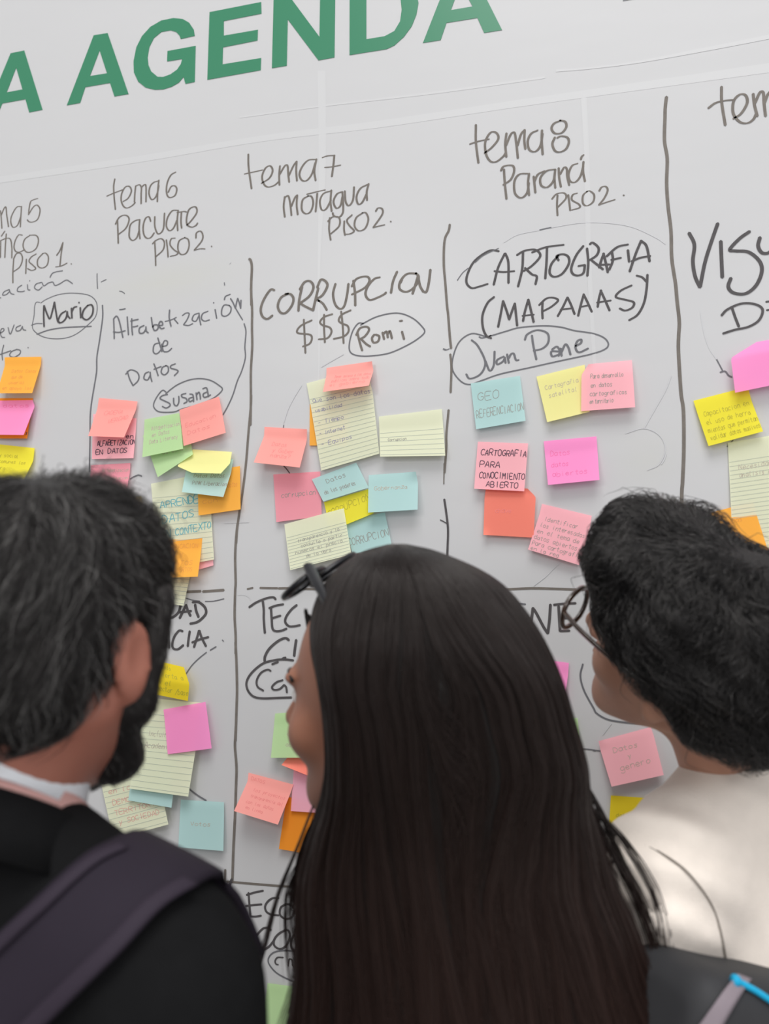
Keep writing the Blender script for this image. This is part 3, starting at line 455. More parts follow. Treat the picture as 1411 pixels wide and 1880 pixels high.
def note(color, rows, layer, label, text=(), ink='faint', lw=1.4, lined=None, name='sticky_note', cat='sticky note', curl=None, group=None, nx=14, ny=18):
    rows = np.array([r[:5] for r in rows], float)
    mid = (rows[:, :2] + rows[:, 2:4]) / 2; d = np.r_[0, np.cumsum(np.linalg.norm(np.diff(mid, axis=0), axis=1))]; vs = d / d[-1]
    base = 0.0012 + 0.0011 * layer
    def row_at(v):
        if len(rows) == 2: a = rows[0] * (1 - v) + rows[1] * v; l = rows[0, 4] + (rows[1, 4] - rows[0, 4]) * (v * v * 0.6 + 0.4 * v); a = a.copy(); a[4] = l; return a
        return np.array([np.interp(v, vs, rows[:, k]) for k in range(5)])
    def P(u, v, extra=0.0):
        vv = np.clip([v - .03, v, v + .03], 0, 1)
        r = (row_at(vv[0]) + 2 * row_at(vv[1]) + row_at(vv[2])) / 4 if .03 < v < .97 else row_at(v)
        x = r[0] + (r[2] - r[0]) * u; y = r[1] + (r[3] - r[1]) * u
        lift = r[4] * 0.00125 + 0.0006 * math.sin(math.pi * u) * v
        if curl:
            for cu, cv_, rad, amt in curl:
                dd = math.hypot(u - cu, v - cv_) / rad
                if dd < 1: lift += amt * .001 * (1 - dd) ** 2
        return onw(x, y, base + lift + extra)
    V = [P(i / nx, j / ny) for j in range(ny + 1) for i in range(nx + 1)]
    Fc = [(j * (nx + 1) + i, (j + 1) * (nx + 1) + i, (j + 1) * (nx + 1) + i + 1, j * (nx + 1) + i + 1) for j in range(ny) for i in range(nx)]
    o = mesh_obj(name, V, Fc, paper(color), None, smooth=True); tag(o, label, cat, group)
    H = d[-1]; Wd = np.linalg.norm(rows[0, 2:4] - rows[0, :2])
    def add(kind, strokes, w, mt):
        VV, FF = [], []
        for st, ww in strokes:
            ribbon(st, ww, 0, VV, FF, lambda Q: [P(min(max(q[0] / Wd, 0), 1), min(max(q[1] / H, 0), 1), 0.00028) for q in Q], sub=3)
        if VV: c = mesh_obj(kind, VV, FF, mt, o); c['kind'] = 'stuff'
    if lined:
        v0, v1, n = lined
        add('ruled_lines', [([(0.01 * Wd, v * H), (.5 * Wd, v * H), (.99 * Wd, v * H)], 0.75) for v in np.linspace(v0, v1, n)], .7, RULE)
    rnd = random.Random(label)
    for t in text:                     # (string, u0, v baseline at start, u1, height in px, [v baseline at end])
        s, u0, v, u1, h = t[:5]; v2 = t[5] if len(t) > 5 else v
        st = text_strokes(s, (u1 - u0) * Wd, h, rnd); lw_ = lw * (.85 if ink in ('black', 'teal') else .72)
        add('handwriting', [([(u0 * Wd + x, (v + (v2 - v) * x / max((u1 - u0) * Wd, 1)) * H - y) for x, y in q], lw_) for q in st], lw_, INKS[ink])
    return o
LN = dict(name='lined_note', cat='note')
# --- far left column
note('orange', [(8.3, 656, 75.9, 655, 1), (9, 670.7, 75, 670, 2), (-6, 722, 59, 721.7, 17)], 1, 'orange sticky note at the left edge, topmost of its column', [('Datos Casos', .25, .42, .95, 6), ('que de', .28, .58, .6, 6), ('usuarios', .25, .74, .7, 6), ('en apoyo los', .12, .9, .95, 6)], 'orange', 1.0)
note('deeporange', [(-9, 731, 60.5, 731, .6), (-9, 805, 49.8, 805, 6)], 0, 'orange sticky note mostly under the hot pink one at the left edge', [('s', .93, .9, 1.0, 7)], 'black', 1.4)
note('hotpink', [(-12, 736, 60, 734.5, 1), (-9, 747, 63.8, 746, 5), (-12, 798, 43.3, 798.5, 16)], 1, 'hot pink sticky note at the left edge over an orange one', [('datos', .2, .2, .9, 6)], 'hot', 1)
note('tan', [(-9, 886, 34, 889, .6), (-9, 960, 36, 962, 3)], 0, 'tan sticky note mostly hidden behind the grey-haired head')
note('yellow', [(-8, 815, 63.6, 822.7, 1), (-8, 840, 61, 846, 4), (-14, 886, 42.4, 884, 12)], 1, 'bright yellow sticky note at the left edge above the dark hair', [('y social', .1, .32, .62, 6), ('comunes los', .1, .48, .85, 6), ('org.', .1, .66, .4, 6)], 'olive', 1)
# --- column six
note('rose', [(171, 760, 250.6, 768, .6), (170, 790, 249, 792, 2), (168.6, 843, 245, 841, 7)], 0, 'pale pink sticky note lettered in black capitals, tucked under a salmon one', [('en', .78, .52, .98, 9), ('ALFABETIZACION', .12, .70, 1.02, 9, .66), ('EN DATOS', .09, .90, .85, 9, .86)], 'black', 1.6)
note('salmon', [(181.5, 730.5, 252.4, 737, 1), (178.7, 750.8, 249.7, 752, 2.5), (161.8, 800.6, 227.6, 803, 20)], 2, 'salmon sticky note lifting over the pale pink note in black capitals', [('CADENA', .22, .42, .7, 8, .36), ('VERDAD', .4, .64, .9, 8, .5)], 'pinkish', 1)
note('dustyrose', [(166.8, 854, 239.5, 850, 1), (166, 870, 238.5, 867, 2), (160, 914, 230, 911, 9)], 1, 'dusty pink sticky note partly hidden by the grey-haired head', [('Alfabetizacion', .3, .24, .98, 6), ('Vinculacion', .42, .48, .98, 6), ('los datos', .5, .7, .98, 6)], 'faint', 1)
note('tan', [(232, 912, 259.5, 911.5, 1), (236, 962, 266, 960, 2)], 1, 'small tan note edge beside the grey-haired head')
note('cream', [(277, 888, 381, 868, .8), (280.7, 932, 386.5, 948.6 - 20, 1.5), (290, 1046, 392.8, 1027.3, 4)], 1, 'large lined cream note lettered in teal capitals', [('APRENDE', .13, .335, .82, 13, .29), ('DATOS', .15, .515, .72, 14, .45), ('EN CONTEXTO', .11, .68, 1.0, 13, .60)], 'teal', 1.6, lined=(.2, .97, 13), **LN)
note('cream', [(288, 1040, 352, 1042, .6), (302.4, 1106.9, 336.8, 1112.3, 7)], 0, 'small lined cream note tip below the orange note by the ear', lined=(.2, .95, 8), **LN)
note('rose', [(325, 985, 388, 975, .4), (330, 1056, 391.6, 1038, 3)], 0, 'pink note corner sticking out under the large teal-lettered note')
note('green', [(262, 800, 346, 783, 1), (275.9, 836.5, 352, 823, 3), (289.5, 876.2, 354, 834.2, 12)], 1, 'pale green sticky note hanging below the other green one', [('Derecho', .3, .62, .8, 6)], 'faint', 1)
note('salmon', [(329.2, 752.6, 401.8, 728, 1), (331.5, 773, 406, 748, 2), (337, 818.8, 414.2, 794.5, 11)], 2, 'salmon sticky note right of the pale green one, under the oval', [('Educacion', .1, .52, .85, 7), ('Datos', .12, .74, .7, 7)], 'pinkish', 1)
note('green', [(265.2, 770.3, 328.7, 758.2, 1), (264.5, 790, 331.4, 776, 2), (261, 839.4, 336, 824, 12)], 3, 'pale green sticky note left of the salmon one', [('Alfabetizacion', .2, .33, .98, 7, .34), ('en Datos', .22, .5, .7, 7), ('Data Literacy', .16, .68, .9, 7)], 'faint', 1.1)
note('orange', [(362, 866, 440.3, 855.8, 1), (364.3, 946.5, 441.5, 935.2, 6)], 2, 'orange sticky note right of the teal-lettered note', [('datos', .7, .45, .95, 9), ('con', .1, .75, .5, 9)], 'orange', 1.2)
note('aqua', [(345, 846, 427.8, 843.3, 1), (340, 870, 424, 868, 4), (333.7, 903.4, 409.7, 912.5, 15)], 3, 'pale blue sticky note under a folded pale yellow one', [('Datos Datos', .2, .5, .9, 7), ('PINK Liberacion', .2, .72, 1.0, 7)], 'grey', 1.1)
note('paleyellow', [(354, 825, 425.6, 829.7, 1), (324.6, 855.8, 422, 851, 10), (351.9, 867.8, 405, 869.4, 20)], 4, 'pale yellow sticky note folded forward over the pale blue one')
note('orange', [(292, 988, 371.7, 983.5, 1), (293, 1010, 369.5, 1007, 3), (291, 1061, 363, 1058.6, 20)], 3, 'orange sticky note beside the back of the grey-haired head', [('EDUCACION', .25, .28, .92, 8), ('Y', .5, .5, .58, 8), ('DATOS', .3, .7, .85, 8), ('ABIERTOS', .3, .86, .85, 7)], 'orange', 1.1)
# --- column seven
note('orange', [(568.5, 742, 640, 740, .5), (568, 818, 640, 818, 2)], 0, 'orange sticky note strip showing left of the large lined note')
note('cream', [(562.5, 703.8, 672, 674, 1), (570, 745, 683.8, 720, 2), (589.4, 864, 696, 832.8, 6)], 1, 'large lined cream note under the curled salmon one', [('Que son los datos', .04, .25, .98, 8, .28), ('usabilidad', .06, .36, .5, 6), ('- Tiempo', .08, .5, .5, 7), ('- Internet', .07, .62, .5, 7), ('- Equipos', .07, .74, .6, 7)], 'blue', 1.1, lined=(.2, .97, 16), **LN)
note('salmon', [(599.3, 675.4, 682.4, 663.2, 1), (599, 689, 685, 681, 4), (592.5, 719.4, 676.7, 708, 19)], 3, 'curled salmon sticky note on top of the large lined note', [('Tener acceso a los datos', .18, .5, .98, 5), ('publicos sobre todo', .14, .66, .96, 5), ('el gobierno', .12, .82, .9, 5)], 'pinkish', .9, curl=[(1, 0, .35, 6)])
note('salmon', [(485.4, 783.7, 563.3, 788, 1), (484.5, 801, 563, 808, 2.2), (465.5, 849, 550, 858.3, 20)], 2, 'salmon sticky note alone by the left line of the corruption column', [('Datos', .25, .5, .6, 7), ('y Gober', .3, .66, .8, 7), ('nanza?', .3, .8, .75, 7)], 'pinkish', 1, curl=[(1, 0, .3, 5)])
note('cream', [(695.1, 764.7, 810.8, 751, 1), (696, 790, 813, 780, 2), (697.4, 838.4, 817, 836.5, 11)], 1, 'wide lined cream note touching the thick line of column eight', [('Corrupcion', .13, .62, .42, 5)], 'grey', 1, lined=(.42, .95, 6), **LN)
note('dustyrose', [(501.5, 871, 587.7, 865.6, 1), (507, 958.5, 590.4, 947.7, 4)], 1, 'dusty pink sticky note with one word, below the lone salmon note', [('corrupcion', .14, .5, .9, 9)], 'grey', 1.2)
note('aqua', [(632, 955, 706.2, 941, 1), (647, 1017.8, 718.3, 999, 5)], 1, 'pale blue sticky note just above the long-haired head', [('CORRUPCION', -.05, .75, 1.0, 13, .72)], 'grey', 1.3)
note('yellow', [(594.5, 922, 675.3, 898, 1), (606, 975, 686, 942.3, 4)], 2, 'bright yellow sticky note wedged among pale blue and cream ones', [('CORRUPCION', .02, .55, 1.0, 12, .42)], 'olive', 1.3)
note('aqua', [(572.1, 879.9, 653.7, 849.4, 1), (593.1, 920.8, 676.6, 895.2, 5)], 3, 'pale blue-green sticky note under the bottom edge of the large lined note', [('Datos', .25, .35, .7, 8), ('de los poderes', .1, .75, .8, 8)], 'grey', 1.2)
note('cream', [(521.7, 962.5, 630.8, 933, 1), (532.5, 1046.8, 644.8, 1017.8, 8)], 7, 'lined cream note above the black spectacles', [('transparencia y la', .18, .46, .88, 6, .44), ('consulta a partir', .22, .58, .92, 6), ('numeros el precio', .12, .70, .9, 6), ('de la obra', .28, .82, .7, 6)], 'grey', .9, lined=(.3, .97, 11), **LN)
note('aqua', [(676.6, 872.3, 763, 866, 1), (676, 892.5, 766.8, 887, 3), (675.3, 941, 766.3, 935.6, 11)], 4, 'pale blue sticky note with curled top right corner, left of the thick line', [('Gobernanza', .12, .42, .8, 7)], 'faint', 1.1, curl=[(1, 0, .35, 7)])
# --- column eight
note('aqua', [(863.7, 703.9, 954.1, 689.9, 1), (873.6, 788.1, 964.4, 772.5, 7)], 1, 'pale blue sticky note with large faint capitals', [('GEO', .1, .4, .55, 15), ('REFERENCIACION', .04, .76, 1.0, 14)], 'grey', 1.3)
note('paleyellow', [(984.3, 691.5, 1072.6, 669.6, 1), (1004, 775, 1082, 756, 8)], 1, 'pale yellow sticky note left of the pink one it touches', [('Cartografia', .12, .32, .85, 8), ('satelital', .16, .5, .8, 8)], 'faint', 1.1)
note('rose', [(1080, 668.5, 1159.3, 661.2, 1), (1067, 688, 1161, 682, 5), (1066.3, 754.8, 1165.5, 747.6, 9)], 3, 'pink sticky note overlapping the pale yellow one', [('Para desarrollo', .18, .33, .82, 8), ('en datos', .18, .52, .6, 8), ('cartograficos', .16, .7, .88, 8), ('en territorio', .16, .86, .6, 8)], 'grey', 1.1, curl=[(0, 0, .3, 5)])
note('coral', [(892, 893, 968, 897, 1), (889, 915, 983, 912, 4), (887, 982, 979, 987, 5)], 1, 'coral sticky note below the pink one in black capitals', [('chave', .22, .52, .55, 8)], 'pinkish', 1.1, curl=[(1, 0, .3, 6), (0, 1, .2, 4)])
note('rose', [(876.8, 810.9, 969, 814, 1), (869.9, 897.3, 961.9, 902, 7)], 3, 'pink sticky note with four lines of neat black capitals', [('CARTOGRAFIA', .08, .28, 1.0, 11), ('PARA', .07, .53, .5, 11), ('CONOCIMIENTO', .08, .76, 1.0, 11), ('ABIERTO', .23, .94, .88, 10)], 'black', 1.6)
note('hotpink', [(997.7, 810, 1094.4, 801.2, 1), (1000, 835, 1096, 824, 2), (1005.5, 890.4, 1100, 881, 12)], 1, 'hot pink sticky note alone right of the black-capitals note', [('Datos', .1, .35, .5, 9), ('datos', .1, .6, .45, 8), ('abiertos', .1, .82, .8, 8)], 'hot', 1)
note('rose', [(994.4, 924.9, 1085.8, 947, 1), (990, 944, 1083, 966, 2), (968.8, 1008.8, 1062.4, 1037.5, 7)], 1, 'tilted pink sticky note covered in small writing, left of the curly hair', [('Identificar', .12, .32, .8, 8), ('los interesados', .08, .46, .98, 8), ('en el tema de', .06, .6, .9, 8), ('datos abiertos', .04, .74, .9, 8), ('Para cartografia', .04, .87, 1.0, 8), ('en la red', .04, .98, .6, 7)], 'grey', 1.0)
# --- column nine
note('hotpink', [(1388, 628, 1462, 615, 1), (1341, 657, 1462, 634, 9), (1348.9, 721, 1456, 699, 12)], 2, 'hot pink sticky note with a curled corner at the right edge')
note('yellow', [(1272.3, 735.8, 1372, 710, 1), (1280.4, 761.4, 1379.4, 737, 3), (1300, 819, 1400.2, 792, 8)], 1, 'bright yellow sticky note with four lines of writing, right side', [('Capacitacion en', .1, .38, .95, 9), ('el uso de herra', .1, .57, .92, 9), ('mientas que permitan', .08, .74, 1.0, 9), ('validar datos masivos', .08, .9, 1.0, 9)], 'olive', 1.1)
note('cream', [(1335.4, 812.8, 1455, 793, 1), (1345, 1014, 1470, 1000, 6)], 0, 'large lined cream note at the right edge behind an orange one', [('Necesidades de', .15, .26, .95, 9), ('analisis de datos', .15, .33, .98, 9)], 'faint', 1.1, lined=(.18, .97, 21), **LN)
note('orange', [(1298.7, 942.5, 1381.9, 921, 1), (1303, 962, 1387, 941, 2), (1325, 1034, 1410, 1013.4, 8)], 2, 'orange sticky note above the curly hair on the right', [('Mapas', .3, .3, .7, 8)], 'orange', 1)
note('rose', [(1398, 988, 1455, 978, .6), (1410, 1066, 1462, 1058, 3)], 0, 'pink sticky note sliver at the right edge under the orange one')
# --- second row
note('yellow', [(184, 1322, 247, 1325, .6), (182, 1337, 250, 1337, 1), (176, 1364, 242, 1362, 3)], 0, 'yellow note corner beside the dark beard')
note('cream', [(170, 1368, 272, 1343, .8), (208, 1541, 309, 1513.6, 9)], 1, 'lined cream note in faint red writing behind the bearded chin', [('Que los datos', .25, .42, .95, 9, .4), ('en los que', .1, .54, .9, 9), ('DEMOCRACIA', .12, .66, .95, 9), ('TERRITORIO', .12, .77, .95, 9), ('y SOCIEDAD', .16, .87, .9, 9)], 'red', 1.1, lined=(.15, .97, 15), **LN)
note('aqua', [(256, 1326, 332, 1343, 1), (235.3, 1469.4, 314.6, 1483, 9)], 2, 'pale blue note showing at the foot of a lined note')
note('cream', [(263, 1281, 371, 1290, 1), (258, 1336.7, 364, 1345, 2), (237.5, 1447.8, 345.3, 1462.6, 11)], 3, 'large lined cream note under the square hot pink one', [('Incluir', .15, .4, .48, 10), ('Academia', .12, .53, .6, 10)], 'faint', 1.1, lined=(.17, .97, 13), **LN)
note('mustard', [(274.6, 1209.9, 337.3, 1224.8, 2), (269.5, 1245, 347.5, 1256, 10), (268.2, 1271.6, 344.8, 1287, 9)], 4, 'mustard yellow sticky note under the capitals beside the ear', [('dar info', .15, .2, .6, 8), ('Abierta a', .2, .44, .9, 9), ('en el', .16, .66, .6, 9), ('Sector /base', .25, .86, 1.0, 9)], 'olive', 1.1)  # yellow paper; the mustard tone is shade painted into it
note('hotpink', [(299.9, 1302.7, 377, 1288.6, 2), (302, 1320, 380, 1308, 3), (307.8, 1384.8, 388.4, 1374.1, 7)], 4, 'blank hot pink sticky note on the large lined note', curl=[(0, 0, .3, 3)])
note('aqua', [(331.7, 1468.2, 411, 1472.8, 1), (330.5, 1490, 411, 1494, 2), (327.1, 1555.6, 409.9, 1562.4, 7)], 1, 'pale blue sticky note alone above the dark shoulder', [('Votos', .25, .52, .72, 7)], 'faint', 1.1)
note('green', [(504.7, 1310, 590, 1304, 1), (503, 1330, 589, 1326, 2), (496.9, 1391.3, 580, 1391, 10)], 2, 'pale green sticky note in front of the long-haired woman\'s mouth', [('datos', .3, .5, .7, 7), ('abiertos', .3, .75, .9, 7)], 'faint', 1)
note('lilac', [(540, 1398, 612, 1402, .6), (533.6, 1489, 606, 1494, 4)], 1, 'lilac pink sticky note behind the long-haired woman\'s chin')
note('coral', [(527, 1391, 602, 1386, 1), (516.4, 1404.5, 600, 1438, 8)], 3, 'coral note tip just below the pale green note')
note('deeporange', [(526, 1463, 604, 1474, .8), (511.6, 1558.6, 592, 1572, 6)], 0, 'dark orange sticky note right of the salmon one, by the hair')
note('salmon', [(455.9, 1418.5, 538.2, 1440.2, 1), (454.5, 1434, 533, 1456, 3), (429.3, 1489, 509.8, 1514, 19)], 3, 'salmon sticky note overlapping the thick line, left of the dark hair', [('DATOS', .08, .16, .4, 6), ('los proyectos', .2, .4, .95, 6), ('transparencia del', .2, .56, .95, 6), ('con los datos', .16, .72, .8, 6), ('en linea', .2, .86, .6, 6)], 'pinkish', .9)
note('green', [(491, 1804.8, 560, 1814, 1), (489, 1822, 558, 1830, 2), (479, 1884, 546, 1897, 9)], 1, 'pale green sticky note at the bottom edge left of the long hair')
note('hotpink', [(958, 1206, 1043.7, 1217, 1), (955, 1228, 1042.5, 1238, 2), (944, 1284, 1034.4, 1294, 9)], 1, 'hot pink sticky note corner right of the long dark hair')
note('green', [(975, 1320, 1059.7, 1318, 1), (985, 1412, 1069, 1408.5, 5)], 1, 'pale green sticky note corner right of the long dark hair')
note('rose', [(1098.3, 1360.6, 1194, 1334.6, 1), (1102, 1378, 1200, 1352, 2), (1122.2, 1444.4, 1218, 1423, 8)], 1, 'pink sticky note between the two dark-haired women', [('Datos', .22, .32, .7, 9), ('y', .45, .5, .52, 9), ('genero', .25, .72, .85, 11, .70)], 'faint', 1.2, curl=[(0, 0, .25, 4)])
note('mustard', [(1120.9, 1460.4, 1203, 1466, 1), (1116.9, 1524, 1196, 1532, 5)], 0, 'yellow sticky note above the beige shoulder', [('datos', .15, .6, .5, 8)], 'olive', 1)  # also the yellow paper, coloured as if shaded
note('magenta', [(1036, 1474, 1090, 1497, 1), (1034, 1512, 1092, 1532, 4)], 0, 'magenta note glimpsed through the ends of the long hair')
# ------------------------------------------------------------------ people
def skin_mat(name, c, c2):
    M = bpy.data.materials.new(name); M.use_nodes = True; nt = M.node_tree; b = nt.nodes['Principled BSDF']
    b.inputs['Roughness'].default_value = 0.5; b.inputs['Specular IOR Level'].default_value = 0.35
    b.inputs['Subsurface Weight'].default_value = 0.12; b.inputs['Subsurface Radius'].default_value = (0.012, 0.005, 0.003); b.inputs['Subsurface Scale'].default_value = 1.0
    tc = nt.nodes.new('ShaderNodeTexCoord'); n = nt.nodes.new('ShaderNodeTexNoise'); n.inputs['Scale'].default_value = 28; n.inputs['Detail'].default_value = 5
    mx = nt.nodes.new('ShaderNodeMix'); mx.data_type = 'RGBA'; mx.inputs[6].default_value = c; mx.inputs[7].default_value = c2
    nt.links.new(tc.outputs['Object'], n.inputs[0]); nt.links.new(n.outputs[0], mx.inputs[0]); nt.links.new(mx.outputs[2], b.inputs['Base Color'])
    bp = nt.nodes.new('ShaderNodeBump'); bp.inputs['Strength'].default_value = 0.15; bp.inputs['Distance'].default_value = 0.001
    n2 = nt.nodes.new('ShaderNodeTexNoise'); n2.inputs['Scale'].default_value = 400; nt.links.new(tc.outputs['Object'], n2.inputs[0]); nt.links.new(n2.outputs[0], bp.inputs['Height']); nt.links.new(bp.outputs[0], b.inputs['Normal'])
    return M
def hair_mat(name, color, rough=0.34, rand=0.0, tips=None, spec=.42):
    M = bpy.data.materials.new(name); M.use_nodes = True; nt = M.node_tree; b = nt.nodes['Principled BSDF']
    b.inputs['Base Color'].default_value = color + (1,); b.inputs['Roughness'].default_value = rough; b.inputs['Specular IOR Level'].default_value = spec
    b.inputs['Specular Tint'].default_value = (0.9, 0.85, 0.82, 1)
    if tips:
        hi = nt.nodes.new('ShaderNodeHairInfo'); mx = nt.nodes.new('ShaderNodeMix'); mx.data_type = 'RGBA'; mx.inputs[6].default_value = color + (1,); mx.inputs[7].default_value = tips + (1,)
        mp_ = nt.nodes.new('ShaderNodeMath'); mp_.operation = 'POWER'; mp_.inputs[1].default_value = 1.6; nt.links.new(hi.outputs['Intercept'], mp_.inputs[0]); nt.links.new(mp_.outputs[0], mx.inputs[0]); nt.links.new(mx.outputs[2], b.inputs['Base Color'])
    if rand:
        hi = nt.nodes.new('ShaderNodeHairInfo'); cr = nt.nodes.new('ShaderNodeValToRGB')
        cr.color_ramp.elements[0].position = 1 - rand - .1; cr.color_ramp.elements[0].color = color + (1,)
        cr.color_ramp.elements[1].position = 1.0; cr.color_ramp.elements[1].color = (0.16, 0.155, 0.15, 1)
        nt.links.new(hi.outputs['Random'], cr.inputs[0]); nt.links.new(cr.outputs[0], b.inputs['Base Color'])
    return M
def head_f(p, neck_r=0.055, neck_to=(0, -.035, -.19), slim=1.0):
    q = p.copy(); ax = np.abs(q[:, 0]); m_ = np.stack([ax, q[:, 1], q[:, 2]], 1)
    d = ell(q, (0, -.008, .035), (.076, .096, .088))
    d = smin(d, ell(q, (0, .034, -.022), (.060 * slim, .062, .082)), .03)
    d = smin(d, ell(q, (0, .066, -.088), (.024, .022, .020)), .025)
    d = smin(d, cap(m_, (.056 * slim, .0, -.038), (.022, .062, -.090), .017, .015), .025)
    d = smin(d, ell(m_, (.040, .064, -.028), (.024, .022, .022)), .02)
    d = smin(d, ell(m_, (.026, .084, .024), (.024, .011, .008)), .012)
    d = smax(d, -ell(m_, (.031, .101, .006), (.017, .014, .011)), .012)
    d = smin(d, cap(q, (0, .088, .014), (0, .113, -.024), .0065, .0105), .012)
    d = smin(d, ell(m_, (.011, .102, -.029), (.0085, .010, .0075)), .006)
    d = smin(d, ell(q, (0, .0925, -.051), (.022, .011, .0055)), .005)
    d = smin(d, ell(q, (0, .0905, -.061), (.019, .011, .006)), .005)
    d = smin(d, cap(q, (0, -.022, -.03), neck_to, neck_r * 1.0, neck_r * 1.12), .03)
    # ears: a tilted shell with a hollow bowl and a lobe
    ra = rotz(-.42) @ rotx(.18)
    e = ell(m_, (.083, -.006, .0), (.0075, .0185, .031), ra)
    e = smin(e, ell(m_, (.080, .001, -.026), (.006, .009, .011), ra), .006)
    e = smax(e, -ell(m_, (.0925, -.004, .003), (.0065, .012, .021), ra), .004)
    e = smin(e, ell(m_, (.078, .008, -.004), (.008, .008, .014)), .008)
    return smin(d, e, .006)
def grad(f, p, e=0.0015):
    g = np.stack([f(p + [e, 0, 0]) - f(p - [e, 0, 0]), f(p + [0, e, 0]) - f(p - [0, e, 0]), f(p + [0, 0, e]) - f(p - [0, 0, e])], 1)
    return g / np.maximum(np.linalg.norm(g, axis=1), 1e-9)[:, None]
def wob(p, freq, seed):
    r = np.random.default_rng(seed); s = np.zeros(len(p))
    for k in range(4):
        v = r.normal(size=3); v *= freq * (0.6 + 0.5 * k) / np.linalg.norm(v); s += np.sin(p @ v + r.uniform(0, 6.28)) / (1 + .5 * k)
    return s / 2
def short_hair(name, fcap, verts, M, n, length, thick, swirl, mt, parent, seed, rad, pts=11, wave=.9, curl=0.0, keep=None, stray=.03, avoid=None):
    r = np.random.default_rng(seed)
    p = verts[r.integers(0, len(verts), n)] + r.normal(0, .0015, (n, 3))
    if keep is not None: p = p[keep(p)]
    n = len(p); ti = thick * r.beta(1.3, 1.6, n); st = r.random(n) < stray; ti[st] *= r.uniform(1.2, 2.6, st.sum())
    L = length * r.uniform(.6, 1.15, n); root = p.copy(); P = np.empty((n, pts, 3)); ph = r.uniform(0, 6.28, n)
    p = p - grad(fcap, p) * .006
    for k in range(pts):
        P[:, k] = p; s = (k + 1) / (pts - 1)
        g = grad(fcap, p); d = swirl(root * .5 + p * .5); d = d - (d * g).sum(1)[:, None] * g; d /= np.maximum(np.linalg.norm(d, axis=1), 1e-6)[:, None]
        side = np.cross(g, d); a = wave * wob(root, 42, seed + 1) + wave * .6 * wob(p, 95, seed + 2) + .18 * np.sin(ph + 5 * s) + curl * np.sin(ph * .3 + wob(root, 30, seed + 5) * 3 + s * 7)
        dd = d * np.cos(a)[:, None] + side * np.sin(a)[:, None]
        p = p + dd * (L / (pts - 1))[:, None]
        want = ti * min(1, s * 2.2) - .003; p = p - grad(fcap, p) * ((fcap(p) - want) * .8)[:, None]
    if avoid is not None:
        bad = (avoid(P.reshape(-1, 3)).reshape(n, pts) < 0).sum(1) > 1; P = P[~bad]; n = len(P)
    return hair_curves(name, xf(M, P.reshape(-1, 3)).reshape(n, pts, 3), rad, mt, parent)
def raycast(f, px, py, t0=.3, t1=1.5, off=0.0):
    d = np.stack([raydir(x, y) for x, y in zip(px, py)]); t = np.full(len(d), t0)
    for _ in range(90): t = t + np.clip(f(CAM + d * t[:, None]) - off, -.02, .05) * .8
    return CAM + d * np.minimum(t, t1)[:, None]
def body_f(shw=.175, chest=(.165, .115), arm_out=.045, arm_fwd=(.0, .0), lean=0.0):
    """clothed upper body in a frame whose origin is the neck base: x right, y ahead, z up"""
    def f(p):
        ax = np.abs(p[:, 0]); m_ = np.stack([ax, p[:, 1], p[:, 2]], 1)
        d = ell(p, (0, .0, -.24), (chest[0], chest[1], .27))
        d = smin(d, cap(m_, (.03, -.022, -.012), (shw - .03, -.008, -.064), .042, .052), .05)
        d = smin(d, ell(m_, (shw - .02, -.008, -.09), (.062, .064, .065)), .04)
        d = smin(d, cap(m_, (shw + .012, -.01, -.10), (shw + arm_out, -.03 + arm_fwd[0], -.37), .054, .045), .03)
        d = smin(d, cap(m_, (shw + arm_out, -.03 + arm_fwd[0], -.37), (shw + .01, .09 + arm_fwd[1], -.60), .045, .036), .02)
        d = smin(d, ell(p, (0, .0, -.50), (chest[0] * .97, chest[1] * 1.02, .20)), .06)
        d = smax(d, -(p[:, 2] + .68), .01)
        return d
    return f
def cloth_wrinkle(f, seed, amp=.003, freq=28, dirv=(1, 0, .6)):
    dv = np.array(dirv, float); dv /= np.linalg.norm(dv)
    def g(p):
        q = p + wob(p, 9, seed)[:, None] * .02
        return f(p) + amp * np.sin(q @ dv * freq * 2 + wob(p, 14, seed + 3) * 2.5) * (0.5 + 0.5 * wob(p, 11, seed + 4))
    return g
TROUS = {}
def lower_body(parent, NB, fwd, c_tr, c_shoe):
    """trousers and shoes, out of the frame, down to the floor"""
    hipz = NB[2] - .62; fr = frame(np.array([NB[0], NB[1], 0.0]) + fwd * 0.0, fwd, (0, 0, 1))
    def tr(p):
        m_ = np.stack([np.abs(p[:, 0]), p[:, 1], p[:, 2]], 1)
        d = ell(p, (0, 0, hipz - .06), (.165, .115, .15)); d = smin(d, cap(m_, (.085, 0, hipz - .12), (.095, .01, .50), .085, .058), .03)
        d = smin(d, cap(m_, (.095, .01, .50), (.10, -.01, .06), .058, .050), .02); return smax(d, -(p[:, 2] - .045), .004)
    net_obj('trousers', tr, (-.25, -.2, 0), (.25, .2, hipz + .14), .022, c_tr, parent, fr, 1)
    for s in (-1, 1):
        def sh(p):
            d = cap(p, (s * .10, -.02, .045), (s * .112, .13, .03), .042, .034); d = smin(d, cap(p, (s * .10, -.02, .05), (s * .10, -.02, .09), .045, .042), .02); return smax(d, -(p[:, 2] - .001), .004)
        net_obj('shoe', sh, (s * .10 - .08, -.09, -.01), (s * .10 + .08, .2, .15), .011, c_shoe, parent, fr, 1)
